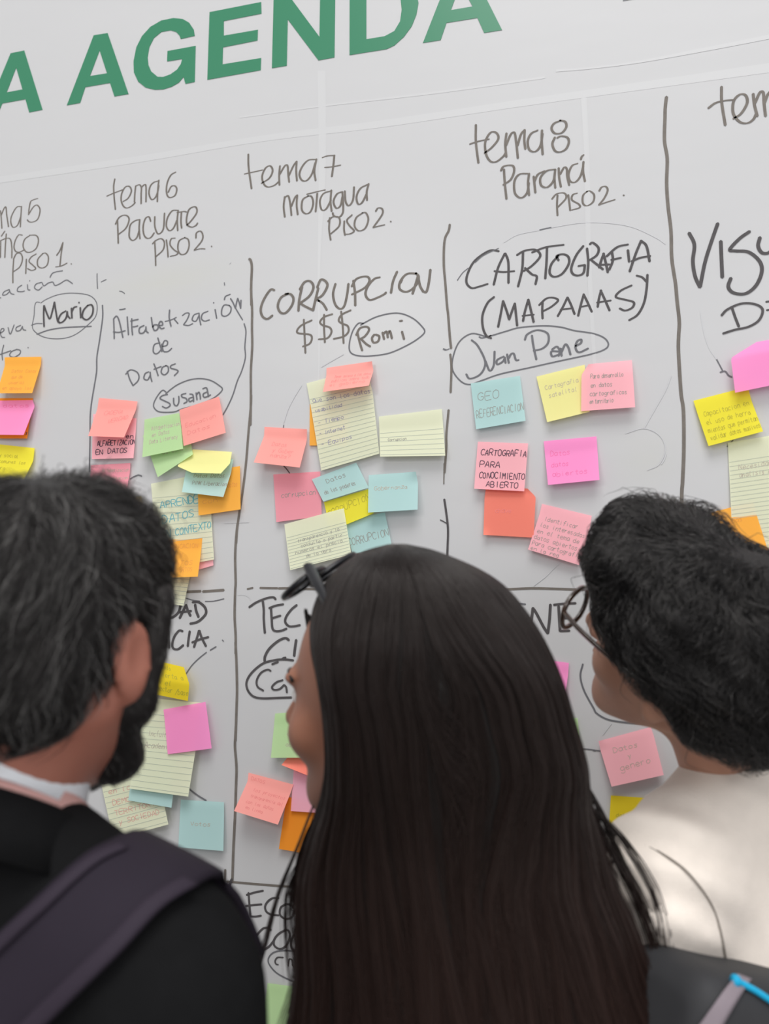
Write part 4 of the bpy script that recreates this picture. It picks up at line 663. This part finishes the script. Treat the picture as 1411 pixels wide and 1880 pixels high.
def collar(name, c, rx, ry, fwd, up, tilt, h, thick, mt, parent, flare=.004, gap=.0, n=40):
    r = nrm(np.cross(fwd, up)); f2 = fwd * math.cos(tilt) - up * math.sin(tilt); u2 = nrm(np.cross(r, f2)); V = []
    prof = [(0, 0), (flare, -h), (flare + thick, -h), (thick + .001, .0), (thick * .5, .002)]
    for i in range(n):
        a = -math.pi / 2 + gap + (2 * math.pi - 2 * gap) * i / (n - 1) + math.pi
        e = r * math.cos(a) * rx + f2 * math.sin(a) * ry; er = nrm(e)
        for o, z_ in prof: V.append(c + e + er * o + u2 * z_)
    k = len(prof); Fc = [(i * k + j, i * k + (j + 1) % k, (i + 1) * k + (j + 1) % k, (i + 1) * k + j) for i in range(n - 1) for j in range(k)] + [tuple(range(k)), tuple((n - 1) * k + j for j in range(k))[::-1]]
    return mesh_obj(name, V, Fc, mt, parent, smooth=True)
def eyes(parent, M):
    ew = mat('eye_white', (.8, .78, .75), .2, .5); ir = mat('iris_brown', (.05, .025, .015), .15, .6)
    for s in (-1, 1):
        net_obj('eye', lambda p: ell(p, (s * .031, .0775, .006), (.0118, .0118, .0118)), (s * .031 - .016, .062, -.010), (s * .031 + .016, .099, .022), .0022, ew, parent, M, 1)
        net_obj('iris', lambda p: ell(p, (s * .031, .0860, .006), (.0056, .0042, .0056)), (s * .031 - .008, .079, -.002), (s * .031 + .008, .093, .014), .0014, ir, parent, M, 1)
def brow(parent, M, mt):
    for s in (-1, 1):
        pts = xf(M, [(s * .012, .0945, .0235), (s * .026, .0950, .029), (s * .040, .0875, .029), (s * .051, .076, .023)])
        tube('eyebrow', catmull(pts, 4), .002, mt, parent, 6)
FABRIC_BLACK = mat('black_suit_cloth', alb((21, 21, 22), .9), .9, .08, noise=(60, .2), bump=(900, .4, .0006), sheen=.0)
FABRIC_DARK = mat('dark_trouser_cloth', (0.03, .03, .035), .85, .2, noise=(30, .2))
SHOE = mat('black_leather', (.02, .02, .02), .35, .5)

# ============ man with grey-flecked hair, at the left
man = empty('person'); tag(man, 'man seen from behind with greying dark hair, beard, white collar and black jacket', 'person')
fw = nrm(cv(math.sin(math.radians(17)), -.20, math.cos(math.radians(17))))
HC = at(84, 1190, .745); up = nrm(cv(.05, 1, .10)); MH = frame(HC, fw, up)
NB = at(-8, 1520, .725); fwb = nrm(np.array([R_[0] * .30 + F_[0] * .95, R_[1] * .30 + F_[1] * .95, 0])); man.location = (0, 0, 0)
SKM = skin_mat('tan_skin', (0.40, 0.165, 0.115, 1), (0.32, 0.115, 0.08, 1))
nt_loc = np.linalg.inv(MH) @ np.r_[NB + [0, 0, -.02], 1]
net_obj('body', lambda p: head_f(p, .052, nt_loc[:3]), (-.13, -.16, -.36), (.13, .15, .15), .0042, SKM, man, MH, 2)
eyes(man, MH); HAIRM = hair_mat('greying_black_hair', (.012, .011, .011), .42, .17); HAIRK = hair_mat('hair_underlayer', (.008, .007, .007), .6); brow(man, MH, HAIRK)
def mear(p): return ell(np.stack([np.abs(p[:, 0]), p[:, 1], p[:, 2]], 1), (.092, .002, -.004), (.032, .027, .044))
def mcap(p):
    d = ell(p, (0, -.012, .038), (.0805, .110, .101)); d = smin(d, ell(p, (0, -.058, -.016), (.060, .044, .052)), .03)
    d = smin(d, ell(p, (0, .03, .085), (.066, .060, .040)), .03)
    d = smax(d, .60 * p[:, 1] - .80 * p[:, 2] - .020, .012)
    d = smax(d, -mear(p), .006)
    return d + .0035 * wob(p, 60, 5) + .002 * wob(p, 120, 8)
o, v, q = net_obj('hair', mcap, (-.12, -.14, -.13), (.12, .13, .16), .005, HAIRK, man, MH, 1)
def msw(p):
    d = p - np.array([.01, -.045, .13]); d = d / np.linalg.norm(d, axis=1)[:, None]; return d + np.array([.0, .12, -.35])
short_hair('hair_strands', mcap, v, MH, 22000, .044, .013, msw, HAIRM, o, 21, .00026, wave=.85, curl=.25, avoid=lambda p: ell(np.stack([np.abs(p[:, 0]), p[:, 1], p[:, 2]], 1), (.092, .002, -.004), (.027, .022, .038)))
def beard(p):
    m_ = np.stack([np.abs(p[:, 0]), p[:, 1], p[:, 2]], 1)
    d = cap(m_, (.079, .031, .045), (.073, .027, -.035), .013, .014); d = smin(d, cap(m_, (.064, .020, -.035), (.042, .058, -.086), .014, .018), .02)
    d = smin(d, cap(m_, (.042, .058, -.086), (0, .082, -.102), .018, .020), .02); d = smin(d, cap(m_, (.0, .098, -.040), (.028, .086, -.056), .006, .008), .008); d = smin(d, cap(m_, (.03, .084, -.058), (.032, .076, -.085), .009, .014), .01)
    return d + .002 * wob(p, 90, 3)
o, v, q = net_obj('beard', beard, (-.1, -.01, -.15), (.1, .13, .06), .0045, HAIRK, man, MH, 1)
def bsw(p): return np.tile(np.array([0, .25, -1.0]), (len(p), 1)) + p * 2
short_hair('beard_strands', beard, v, MH, 7000, .016, .005, bsw, HAIRM, o, 33, .00024, pts=6, wave=.5)
MB_ = frame(NB, fwb, (0, 0, 1)); MBi = np.linalg.inv(MB_)
_mb = cloth_wrinkle(body_f(.168, (.165, .115)), 4, .0025, 22, (.6, .2, 1))
mj = lambda p: _mb(p)
o, _, _ = net_obj('jacket', mj, (-.32, -.20, -.70), (.32, .24, .08), .0095, FABRIC_BLACK, man, MB_, 1)
lower_body(man, NB, fwb, FABRIC_DARK, SHOE)
WHITE = mat('white_shirt_cotton', (.80, .81, .84), .7, .2, bump=(700, .2, .0004)); PINKS = mat('pink_shirt_cotton', (.62, .36, .33), .75, .2, bump=(700, .2, .0004))
zup = np.array([0, 0, 1.0])
collar('shirt_collar', NB + zup * .052 + fwb * .004, .064, .072, fwb, zup, .50, .032, .003, WHITE, man, .006)
collar('shirt', NB + zup * .026 + fwb * .002, .069, .077, fwb, zup, .50, .030, .003, PINKS, man, .008)
collar('jacket_collar', NB + zup * .010 - fwb * .002, .079, .088, fwb, zup, .50, .045, .006, FABRIC_BLACK, man, .016)
# broad strap of the bag he carries
def mj_world(p): return mj(p @ MBi[:3, :3].T + MBi[:3, 3])
def draped(name, edgeA, edgeB, f, mt, parent=None, lift=.003, thick=.004, nu=8, sub=8, extra=None, curve=0.0):
    A = catmull(edgeA, sub); B = catmull(edgeB, sub); n = min(len(A), len(B)); A, B = A[:n], B[:n]; G = []
    for i in range(n):
        u = np.linspace(0, 1, nu); px = A[i, 0] + (B[i, 0] - A[i, 0]) * u; py = A[i, 1] + (B[i, 1] - A[i, 1]) * u
        G.append(raycast(f, px, py, off=lift))
    G = np.array(G)
    if extra is not None: G = np.concatenate([extra(G), G], 0); n = len(G)
    for _ in range(3): G[1:-1] = .5 * G[1:-1] + .25 * (G[2:] + G[:-2])
    gu = np.gradient(G, axis=1); gv = np.gradient(G, axis=0); N = np.cross(gu, gv); N /= np.maximum(np.linalg.norm(N, axis=2), 1e-9)[..., None]
    N = np.where(((CAM - G) * N).sum(2)[..., None] < 0, -N, N)
    bul = (np.sin(np.linspace(0, math.pi, nu)) ** .5)[None, :, None] * curve
    T = G + N * (thick + bul); V = np.concatenate([G.reshape(-1, 3), T.reshape(-1, 3)]); K = n * nu; Fc = []
    for i in range(n - 1):
        for j in range(nu - 1):
            a = i * nu + j; Fc.append((a, a + 1, a + nu + 1, a + nu)); Fc.append((K + a, K + a + nu, K + a + nu + 1, K + a + 1))
        a, b = i * nu, i * nu + nu - 1; Fc.append((a, a + nu, K + a + nu, K + a)); Fc.append((b, K + b, K + b + nu, b + nu))
    for j in range(nu - 1):
        a = j; Fc.append((a, K + a, K + a + 1, a + 1)); a = (n - 1) * nu + j; Fc.append((a, a + 1, K + a + 1, K + a))
    return mesh_obj(name, V, Fc, mt, parent, smooth=True)
STRAP = mat('dark_purple_webbing', alb((42, 34, 47), .66), .8, .25, noise=(25, .15), bump=(1400, .6, .0008))
STRAPE = mat('purple_strap_hem', alb((50, 41, 54), .72), .75, .25, bump=(1400, .5, .0006))
bag = empty('backpack'); tag(bag, 'dark purple backpack strap crossing the black-jacketed shoulder', 'backpack')
def over(G):                                    # the strap turns over the shoulder and down the chest
    s = G[0]; out = []
    for k in range(7, 0, -1): out.append(s + nrm(np.r_[fwb[:2], 0]) * (.016 * k) + np.array([0, 0, -1]) * (.0018 * k * k) + np.array([0, 0, 1]) * .004 * min(k, 2))
    return np.array(out)
EA = [(214, 1546), (165, 1568), (120, 1603), (60, 1658), (0, 1712), (-120, 1830), (-230, 1945)]; EB = [(366, 1626), (330, 1646), (290, 1676), (232, 1740), (180, 1792), (60, 1910), (-50, 2030)]
draped('shoulder_strap', EA, EB, mj_world, STRAP, bag, .0025, .005, 12, 7, over, .001)
def inset(A, B, u0, u1): return [tuple(np.array(a) * (1 - u0) + np.array(b) * u0) for a, b in zip(A, B)], [tuple(np.array(a) * (1 - u1) + np.array(b) * u1) for a, b in zip(A, B)]
h1 = inset(EA, EB, .80, .985); draped('strap_hem', h1[0], h1[1], mj_world, STRAPE, bag, .009, .0015, 4, 7)
h1 = inset(EA, EB, .015, .14); draped('strap_hem', h1[0], h1[1], mj_world, STRAPE, bag, .009, .0015, 4, 7)
PACKM = mat('black_nylon', (.018, .018, .022), .6, .3, bump=(900, .4, .0006))
def pack(p):
    q = np.abs(p - np.array([0, 0, 0])) - np.array([.135, .05, .19]); return np.linalg.norm(np.maximum(q, 0), axis=1) + np.minimum(q.max(1), 0) - .025
net_obj('bag_body', pack, (-.18, -.1, -.24), (.18, .1, .24), .014, PACKM, bag, frame(NB - fwb * .215 + np.array([0, 0, -.62]) - nrm(np.cross(fwb, zup)) * .06, fwb, (0, 0, 1)), 1)

# ============ long-haired woman in the middle
wom = empty('person'); tag(wom, 'woman with very long straight dark hair, face turned left, in the middle', 'person')
a = math.radians(60); fw = nrm(cv(-math.sin(a), -.10, math.cos(a)))
HC = at(712, 1282, .90); MH = frame(HC, fw, nrm(cv(.02, 1, .05))); NBw = HC + np.array([0, 0, -.225]) + nrm(np.r_[F_[:2], 0]) * .065 + nrm(np.r_[R_[:2], 0]) * .10
fwb = nrm(np.r_[(R_ * -.15 + F_ * .98)[:2], 0])
SKW = skin_mat('brown_skin', (0.36, 0.165, 0.105, 1), (0.27, 0.11, 0.068, 1))
nt_loc = np.linalg.inv(MH) @ np.r_[NBw + [0, 0, -.02], 1]
net_obj('body', lambda p: head_f(p, .048, nt_loc[:3], .95), (-.12, -.15, -.30), (.12, .14, .15), .0042, SKW, wom, MH, 2)
LW = hair_mat('dark_brown_hair', (.009, .0065, .006), .36, tips=(.034, .017, .0135), spec=.30); eyes(wom, MH); brow(wom, MH, HAIRK)
MBw = frame(NBw, fwb, (0, 0, 1)); _wb = cloth_wrinkle(body_f(.126, (.120, .085), .012), 9, .002, 25)
SPECK = mat('speckled_grey_blouse', (.36, .34, .33), .8, .2, noise=(180, .9)); net_obj('blouse', _wb, (-.28, -.18, -.70), (.28, .22, .07), .011, SPECK, wom, MBw, 1); lower_body(wom, NBw, fwb, FABRIC_DARK, SHOE)
# hair as a loft of rings down her back: (py, left px, right px, depth, half depth)
ROWS = [(1001, 708, 752, .905, .026), (1011, 672, 796, .905, .052), (1030, 638, 842, .905, .074), (1062, 603, 906, .905, .093), (1110, 578, 952, .902, .107), (1170, 572, 988, .893, .112), (1240, 588, 1014, .886, .110), (1310, 598, 1036, .882, .106), (1390, 601, 1060, .878, .098), (1460, 591, 1070, .876, .090),
        (1530, 568, 1094, .874, .084), (1610, 548, 1122, .868, .078), (1700, 546, 1160, .862, .072), (1790, 545, 1192, .856, .066), (1890, 534, 1236, .85, .060), (2000, 528, 1270, .845, .052), (2120, 560, 1250, .842, .042), (2230, 640, 1180, .842, .024)]
ROWS = np.array(ROWS, float); _cum = np.r_[0, np.cumsum(np.hypot(np.diff(ROWS[:, 0]), np.diff(ROWS[:, 1]) * .5))]; _cum /= _cum[-1]
wh = nrm(np.r_[F_[:2], 0]); PWR = np.interp(ROWS[:, 0], [1003, 1110, 1240, 1400, 1600, 2230], [1, .85, .5, .5, .85, 1])
RC, RU, RB = [], [], []
for py, l, r, dp, b in ROWS:
    L, Rr = at(l, py, dp), at(r, py, dp); RC.append((L + Rr) / 2); RU.append((Rr - L) / 2); RB.append(b)
RC, RU, RB = catmull(RC, 8), catmull(RU, 8), catmull(np.array(RB)[:, None], 8)[:, 0]; PWR = catmull(PWR[:, None], 8)[:, 0]; _cum = np.r_[0, np.cumsum(np.linalg.norm(np.diff(RC - RU, axis=0), axis=1))]; _cum /= _cum[-1]
def loft(th, t, s=1.0):
    th, t, s = np.broadcast_arrays(np.asarray(th, float), np.asarray(t, float), np.asarray(s, float)); sh = th.shape
    c = np.stack([np.interp(t.ravel(), _cum, RC[:, k]) for k in range(3)], 1); u = np.stack([np.interp(t.ravel(), _cum, RU[:, k]) for k in range(3)], 1); b = np.interp(t.ravel(), _cum, RB)
    th, s = th.ravel(), s.ravel(); cs, sn = np.cos(th), np.sin(th); w_ = np.interp(t.ravel(), _cum, PWR)
    cs = np.sign(cs) * np.abs(cs) ** w_; sn = np.sign(sn) * np.abs(sn) ** w_; P = c + u * (cs * s)[:, None] + wh * (b * sn * s)[:, None]
    return P.reshape(sh + (3,))
NT, NA = 60, 72
tt = np.linspace(0, 1, NT); V = []
for t_ in tt:
    for k in range(NA):
        th = 2 * math.pi * k / NA; V.append(loft(th, t_, .96 + .006 * math.sin(th * 7 + t_ * 5) + .003 * math.sin(th * 19 + 6 * t_)))
Fc = [(i * NA + k, i * NA + (k + 1) % NA, (i + 1) * NA + (k + 1) % NA, (i + 1) * NA + k) for i in range(NT - 1) for k in range(NA)] + [tuple(range(NA))[::-1], tuple((NT - 1) * NA + k for k in range(NA))]
hw_ = mesh_obj('hair', V, Fc, HAIRK, wom, smooth=True)
n = 26000; r = np.random.default_rng(5); npt = 30
th0 = r.uniform(0, 2 * math.pi, n); ts = np.linspace(0, 1, npt)[None, :]
t_start = r.uniform(0.0, .11, n)[:, None] * (r.random(n)[:, None] < .7); t_end = np.where(r.random(n) < .25, r.uniform(.62, .9, n), r.uniform(.85, 1.0, n))[:, None]
T = t_start + (t_end - t_start) * ts ** .9
cl = np.round(th0 * 26) / 26; clump = np.random.default_rng(2)
ph1, ph2 = clump.uniform(0, 6.28, 400), clump.uniform(0, 6.28, 400); ci = (np.round(th0 * 26).astype(int)) % 400
TH = th0[:, None] + .06 * np.sin(ph1[ci][:, None] + (3 + ph2[ci][:, None]) * T) * T * 1.6 + np.where(r.random((n, 1)) < .12, r.normal(0, .09, (n, 1)), 0) * T + (cl - th0)[:, None] * .22 * np.clip(T * 1.6, 0, 1) + r.normal(0, .02, (n, 1)) * T
S = (1 - r.beta(1, 4, n) * .07)[:, None] + .016 * np.sin(ph2[ci][:, None] + 7 * T) * np.clip(T * 2, 0, 1) + (r.random((n, 1)) < .02) * T * .05 * r.random((n, 1))
P = loft(TH, T, S)
o = hair_curves('hair_strands', P, .00030, LW, hw_)
# loose strands that leave the curtain on both sides
def stray(name, lst, mt, parent, rad=.0004):
    P = []
    rr = np.random.default_rng(8)
    for pts, dp, cnt, spread in lst:
        base = catmull(pts, 6)
        base = base[np.linspace(0, len(base) - 1, 16).astype(int)]
        for _ in range(cnt):
            j = rr.normal(0, spread, 2); q = base + np.outer(np.linspace(0.2, 1, 16), j) + rr.normal(0, .25, base.shape)
            P.append([at(x, y, dp + rr.normal(0, .004)) for x, y in q])
    return hair_curves(name, np.array(P), rad, mt, parent)
stray('loose_strands', [([(575, 1480), (540, 1570), (512, 1640), (490, 1720), (474, 1790), (480, 1900)], .865, 46, 3), ([(590, 1480), (556, 1560), (545, 1650), (556, 1700), (548, 1800), (520, 1900)], .865, 60, 9),
        ([(600, 1500), (570, 1560), (535, 1620), (530, 1700), (540, 1800)], .87, 40, 12), ([(1060, 1440), (1120, 1560), (1180, 1680), (1214, 1790), (1246, 1960)], .86, 50, 9), ([(1080, 1480), (1140, 1540), (1200, 1640), (1226, 1760), (1264, 1960)], .86, 20, 8), ([(1050, 1400), (1100, 1490), (1135, 1570), (1180, 1660), (1214, 1770), (1240, 1960)], .865, 34, 8),
        ([(560, 1120), (572, 1180), (582, 1240), (575, 1300), (590, 1350)], .93, 50, 6), ([(566, 1130), (580, 1190), (592, 1250), (600, 1330), (606, 1420)], .92, 90, 7)], LW, hw_, .00036)
# spectacles pushed up on her head
GL_BLACK = mat('glossy_black_plastic', (.008, .008, .010), .3, .4, coat=.0)
GLASS = bpy.data.materials.new('lens_glass'); GLASS.use_nodes = True; _b = GLASS.node_tree.nodes['Principled BSDF']; _b.inputs['Transmission Weight'].default_value = 1.0; _b.inputs['Roughness'].default_value = 0.02; _b.inputs['IOR'].default_value = 1.02; _b.inputs['Base Color'].default_value = (.97, .98, .98, 1)
def rim(parent, c, ax, ay, rx, ry, rad, mt, n=30, name='rim', pw=2.6):
    P = []
    for k in range(n):
        th = 2 * math.pi * k / n; cs, sn = math.cos(th), math.sin(th); P.append(c + ax * rx * math.copysign(abs(cs) ** (2 / pw), cs) + ay * ry * math.copysign(abs(sn) ** (2 / pw), sn))
    nn = np.cross(ax, ay); tube(name, P, rad, mt, parent, 8, True, updir=nn)
    L = [c] + [c + (p - c) * .97 for p in P]; mesh_obj('lens', [x + nn * .0006 for x in L] + [x - nn * .0006 for x in L], [(0, 1 + k, 1 + (k + 1) % n) for k in range(n)] + [(n + 1, n + 2 + (k + 1) % n, n + 2 + k) for k in range(n)] + [(1 + k, n + 2 + k, n + 2 + (k + 1) % n, 1 + (k + 1) % n) for k in range(n)], GLASS, parent)
gl = empty('eyeglasses'); tag(gl, 'black thick-rimmed glasses pushed up on the long-haired head', 'glasses')
# near lens, far lens: frames stand up from the hair above the forehead
nearc, farc = at(572, 1070, .925), at(618, 1048, .985)
axv = nrm(farc - nearc); hx = at(541, 1092, .93) ; upv = nrm(cv(.22, 1.0, .05)); upv = nrm(upv - (upv @ axv) * axv)
out_ = nrm(np.cross(axv, upv))
tilt_up = nrm(cv(-.72, -.62, .10)); tilt_up = nrm(tilt_up - (tilt_up @ axv) * axv)
rim(gl, at(557, 1070, .92), axv, tilt_up, .024, .0215, .0034, GL_BLACK)
fx = nrm(at(650, 1022, .985) - at(576, 1070, .95)); fy = cv(-.35, -.50, .8); fy = nrm(fy - (fy @ fx) * fx); rim(gl, at(611, 1046, .965), fx, fy, .027, .019, .0034, GL_BLACK)
tube('bridge', catmull([at(578, 1062, .94), at(585, 1056, .948), at(592, 1054, .955)], 4), .002, GL_BLACK, gl)
tube('temple_arm', catmull([at(566, 1040, .900), at(572, 1052, .890), at(590, 1085, .862), at(607, 1118, .842), at(622, 1150, .832), at(630, 1190, .84)], 5), [.0046] * 10 + [.0042] * 10 + [.0032] * 6, GL_BLACK, gl, 8, flat=1.3)
tube('temple_arm', catmull([at(648, 1020, .99), at(672, 1022, .995), at(720, 1050, 1.0), at(760, 1100, 1.0)], 5), .0025, GL_BLACK, gl)

# ============ curly-haired woman at the right
cur = empty('person'); tag(cur, 'person in a beige sweater with short curly black hair leaning towards the board', 'person')
HC = at(1270, 1208, .975); fw = nrm(cv(-.74, .40, .53)); upc = nrm(cv(.12, .87, -.48)); MH = frame(HC, fw, upc)
NBc = at(1350, 1425, 1.03); SKC = skin_mat('olive_skin', (0.48, 0.265, 0.185, 1), (0.38, 0.18, 0.12, 1))
nt_loc = np.linalg.inv(MH) @ np.r_[NBc + [0, 0, -.01], 1]
net_obj('body', lambda p: head_f(p, .048, nt_loc[:3], .96), (-.14, -.30, -.34), (.14, .14, .15), .0042, SKC, cur, MH, 2)
eyes(cur, MH); brow(cur, MH, HAIRK)
def ccap(p):
    d = ell(p, (0, -.006, .045), (.098, .120, .094)); d = smin(d, ell(p, (0, -.064, -.006), (.068, .050, .050)), .03)
    d = smin(d, ell(p, (0, .058, .094), (.080, .070, .040)), .03)
    d = smax(d, .30 * p[:, 1] - .95 * p[:, 2] + .004, .012)
    d = smax(d, -ell(np.stack([np.abs(p[:, 0]), p[:, 1], p[:, 2]], 1), (.100, .002, -.022), (.036, .028, .030)), .006)
    return d + .008 * wob(p, 48, 15) + .004 * wob(p, 105, 18)
CB = hair_mat('black_curly_hair', (.004, .004, .0045), .24, spec=.6)
o, v, q = net_obj('hair', ccap, (-.15, -.19, -.15), (.15, .14, .20), .0055, HAIRK, cur, MH, 1)
def csw(p):
    d = p - np.array([.02, -.03, .16]); d = d / np.linalg.norm(d, axis=1)[:, None]; return d + np.array([.0, -.25, -.15])
short_hair('hair_strands', ccap, v, MH, 24000, .062, .015, csw, CB, o, 51, .00028, pts=14, wave=1.25, curl=.7, stray=.02, avoid=lambda p: np.minimum(ell(np.stack([np.abs(p[:, 0]), p[:, 1], p[:, 2]], 1), (.096, .002, -.022), (.034, .022, .026)), .010 - (.30 * p[:, 1] - .95 * p[:, 2])))
BEIGE = mat('beige_wool', alb((216, 206, 196), 1.1), .9, .15, noise=(55, .08), bump=(500, .35, .001), sheen=.15)
fwc = nrm(np.r_[(R_ * -.55 + F_ * .84)[:2], 0]); upb = nrm(np.array([0, 0, 1.0]) + fwc * .28); MBc = frame(NBc, fwc, upb); MBci = np.linalg.inv(MBc)
_cb0 = body_f(.150, (.150, .112), .03, arm_fwd=(.02, .0))
def _cb(p):
    d = _cb0(p); q = p @ np.array([.55, .25, .80]); m_ = np.clip((-p[:, 0] - .09) / .06, 0, 1)       # folds of the left sleeve
    d = smin(d, cap(p, (0, -.026, -.02), (0, -.024, .052), .066, .050), .03)
    return d + m_ * .0095 * np.sin(q * 135 + 1.6 * wob(p, 12, 3)) * (.6 + .4 * wob(p, 9, 31)) + .0012 * wob(p, 30, 44)
o, _, _ = net_obj('sweater', _cb, (-.32, -.22, -.70), (.32, .34, .13), .0085, BEIGE, cur, MBc, 1)
cjw = lambda p: _cb(p @ MBci[:3, :3].T + MBci[:3, 3])
collar('sweater_collar', NBc + upb * .098 - fwc * .006, .050, .046, fwc, upb, .30, .035, .004, BEIGE, cur, .012)
lower_body(cur, NBc - fwc * .17, fwc, FABRIC_DARK, SHOE)
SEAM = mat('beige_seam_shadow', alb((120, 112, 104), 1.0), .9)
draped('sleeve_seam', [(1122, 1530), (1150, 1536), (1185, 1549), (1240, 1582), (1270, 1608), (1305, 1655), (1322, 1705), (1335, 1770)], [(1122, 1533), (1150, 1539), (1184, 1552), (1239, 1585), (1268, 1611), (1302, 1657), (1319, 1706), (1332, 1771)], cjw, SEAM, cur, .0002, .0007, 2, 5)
# her spectacles
TORT = mat('dark_tortoise_plastic', (.03, .014, .008), .2, .6, coat=.4, noise=(60, .7))
g2 = empty('eyeglasses'); tag(g2, 'dark round glasses worn by the curly-haired person', 'glasses')
def hl(x, y, z_): return xf(MH, [(x, y, z_)])[0]
axx, ayy = MH[:3, 0], nrm(MH[:3, 2] * 1.0 + MH[:3, 1] * .12)
rim(g2, hl(-.033, .126, .004), axx, ayy, .026, .0215, .0029, TORT, pw=2.3); rim(g2, hl(.033, .126, .004), axx, ayy, .026, .0215, .0029, TORT, pw=2.3)
tube('bridge', catmull([hl(-.009, .127, .008), hl(0, .129, .011), hl(.009, .127, .008)], 4), .002, TORT, g2)
for s in (-1, 1): tube('temple_arm', catmull([hl(s * .059, .125, .012), hl(s * .071, .100, .013), hl(s * .083, .06, .014), hl(s * .090, .02, .014), hl(s * .090, -.005, .006), hl(s * .086, -.02, -.012)], 4), .0027, TORT, g2, 8)
# backpack on her back, in the lower right corner
bp = empty('backpack'); tag(bp, 'black backpack with grey webbing strap and bright blue cord, bottom right corner', 'backpack')
DK = mat('charcoal_nylon', alb((46, 46, 48), 1.1), .65, .3, noise=(40, .15), bump=(1100, .4, .0006)); WEB = mat('grey_webbing', alb((128, 118, 124), 1.1), .8, .2, bump=(1500, .6, .0006)); CYAN = mat('bright_blue_cord', alb((20, 150, 190), 1.15), .5, .3)
top_px = [(1130, 1722), (1190, 1747), (1240, 1760), (1300, 1778), (1345, 1786), (1411, 1830), (1500, 1890)]
PB = at(1415, 2070, .87); fb = nrm(np.r_[(R_ * -.45 + F_ * .9)[:2], 0]); MP = frame(PB, fb, nrm(np.array([0, 0, 1.0]) + fb * .20 + R_ * .33)); MPi = np.linalg.inv(MP)
def pk(p):
    q = np.abs(p) - np.array([.150, .045, .105]); d = np.linalg.norm(np.maximum(q, 0), axis=1) + np.minimum(q.max(1), 0) - .03; return d + .002 * wob(p, 25, 6)
net_obj('bag_body', pk, (-.21, -.1, -.16), (.21, .1, .16), .008, DK, bp, MP, 1); pkw = lambda p: pk(p @ MPi[:3, :3].T + MPi[:3, 3])
draped('webbing_strap', [(1352, 1790), (1330, 1815), (1305, 1850), (1270, 1900)], [(1378, 1800), (1358, 1826), (1336, 1862), (1310, 1910)], pkw, WEB, bp, .001, .002, 5, 6)
tube('piping_cord', catmull(raycast(pkw, [1345, 1353, 1366, 1388, 1411, 1440], [1799, 1802, 1808, 1820, 1835, 1854], off=.003), 5), [.0050] * 6 + [.0028] * 20, CYAN, bp)
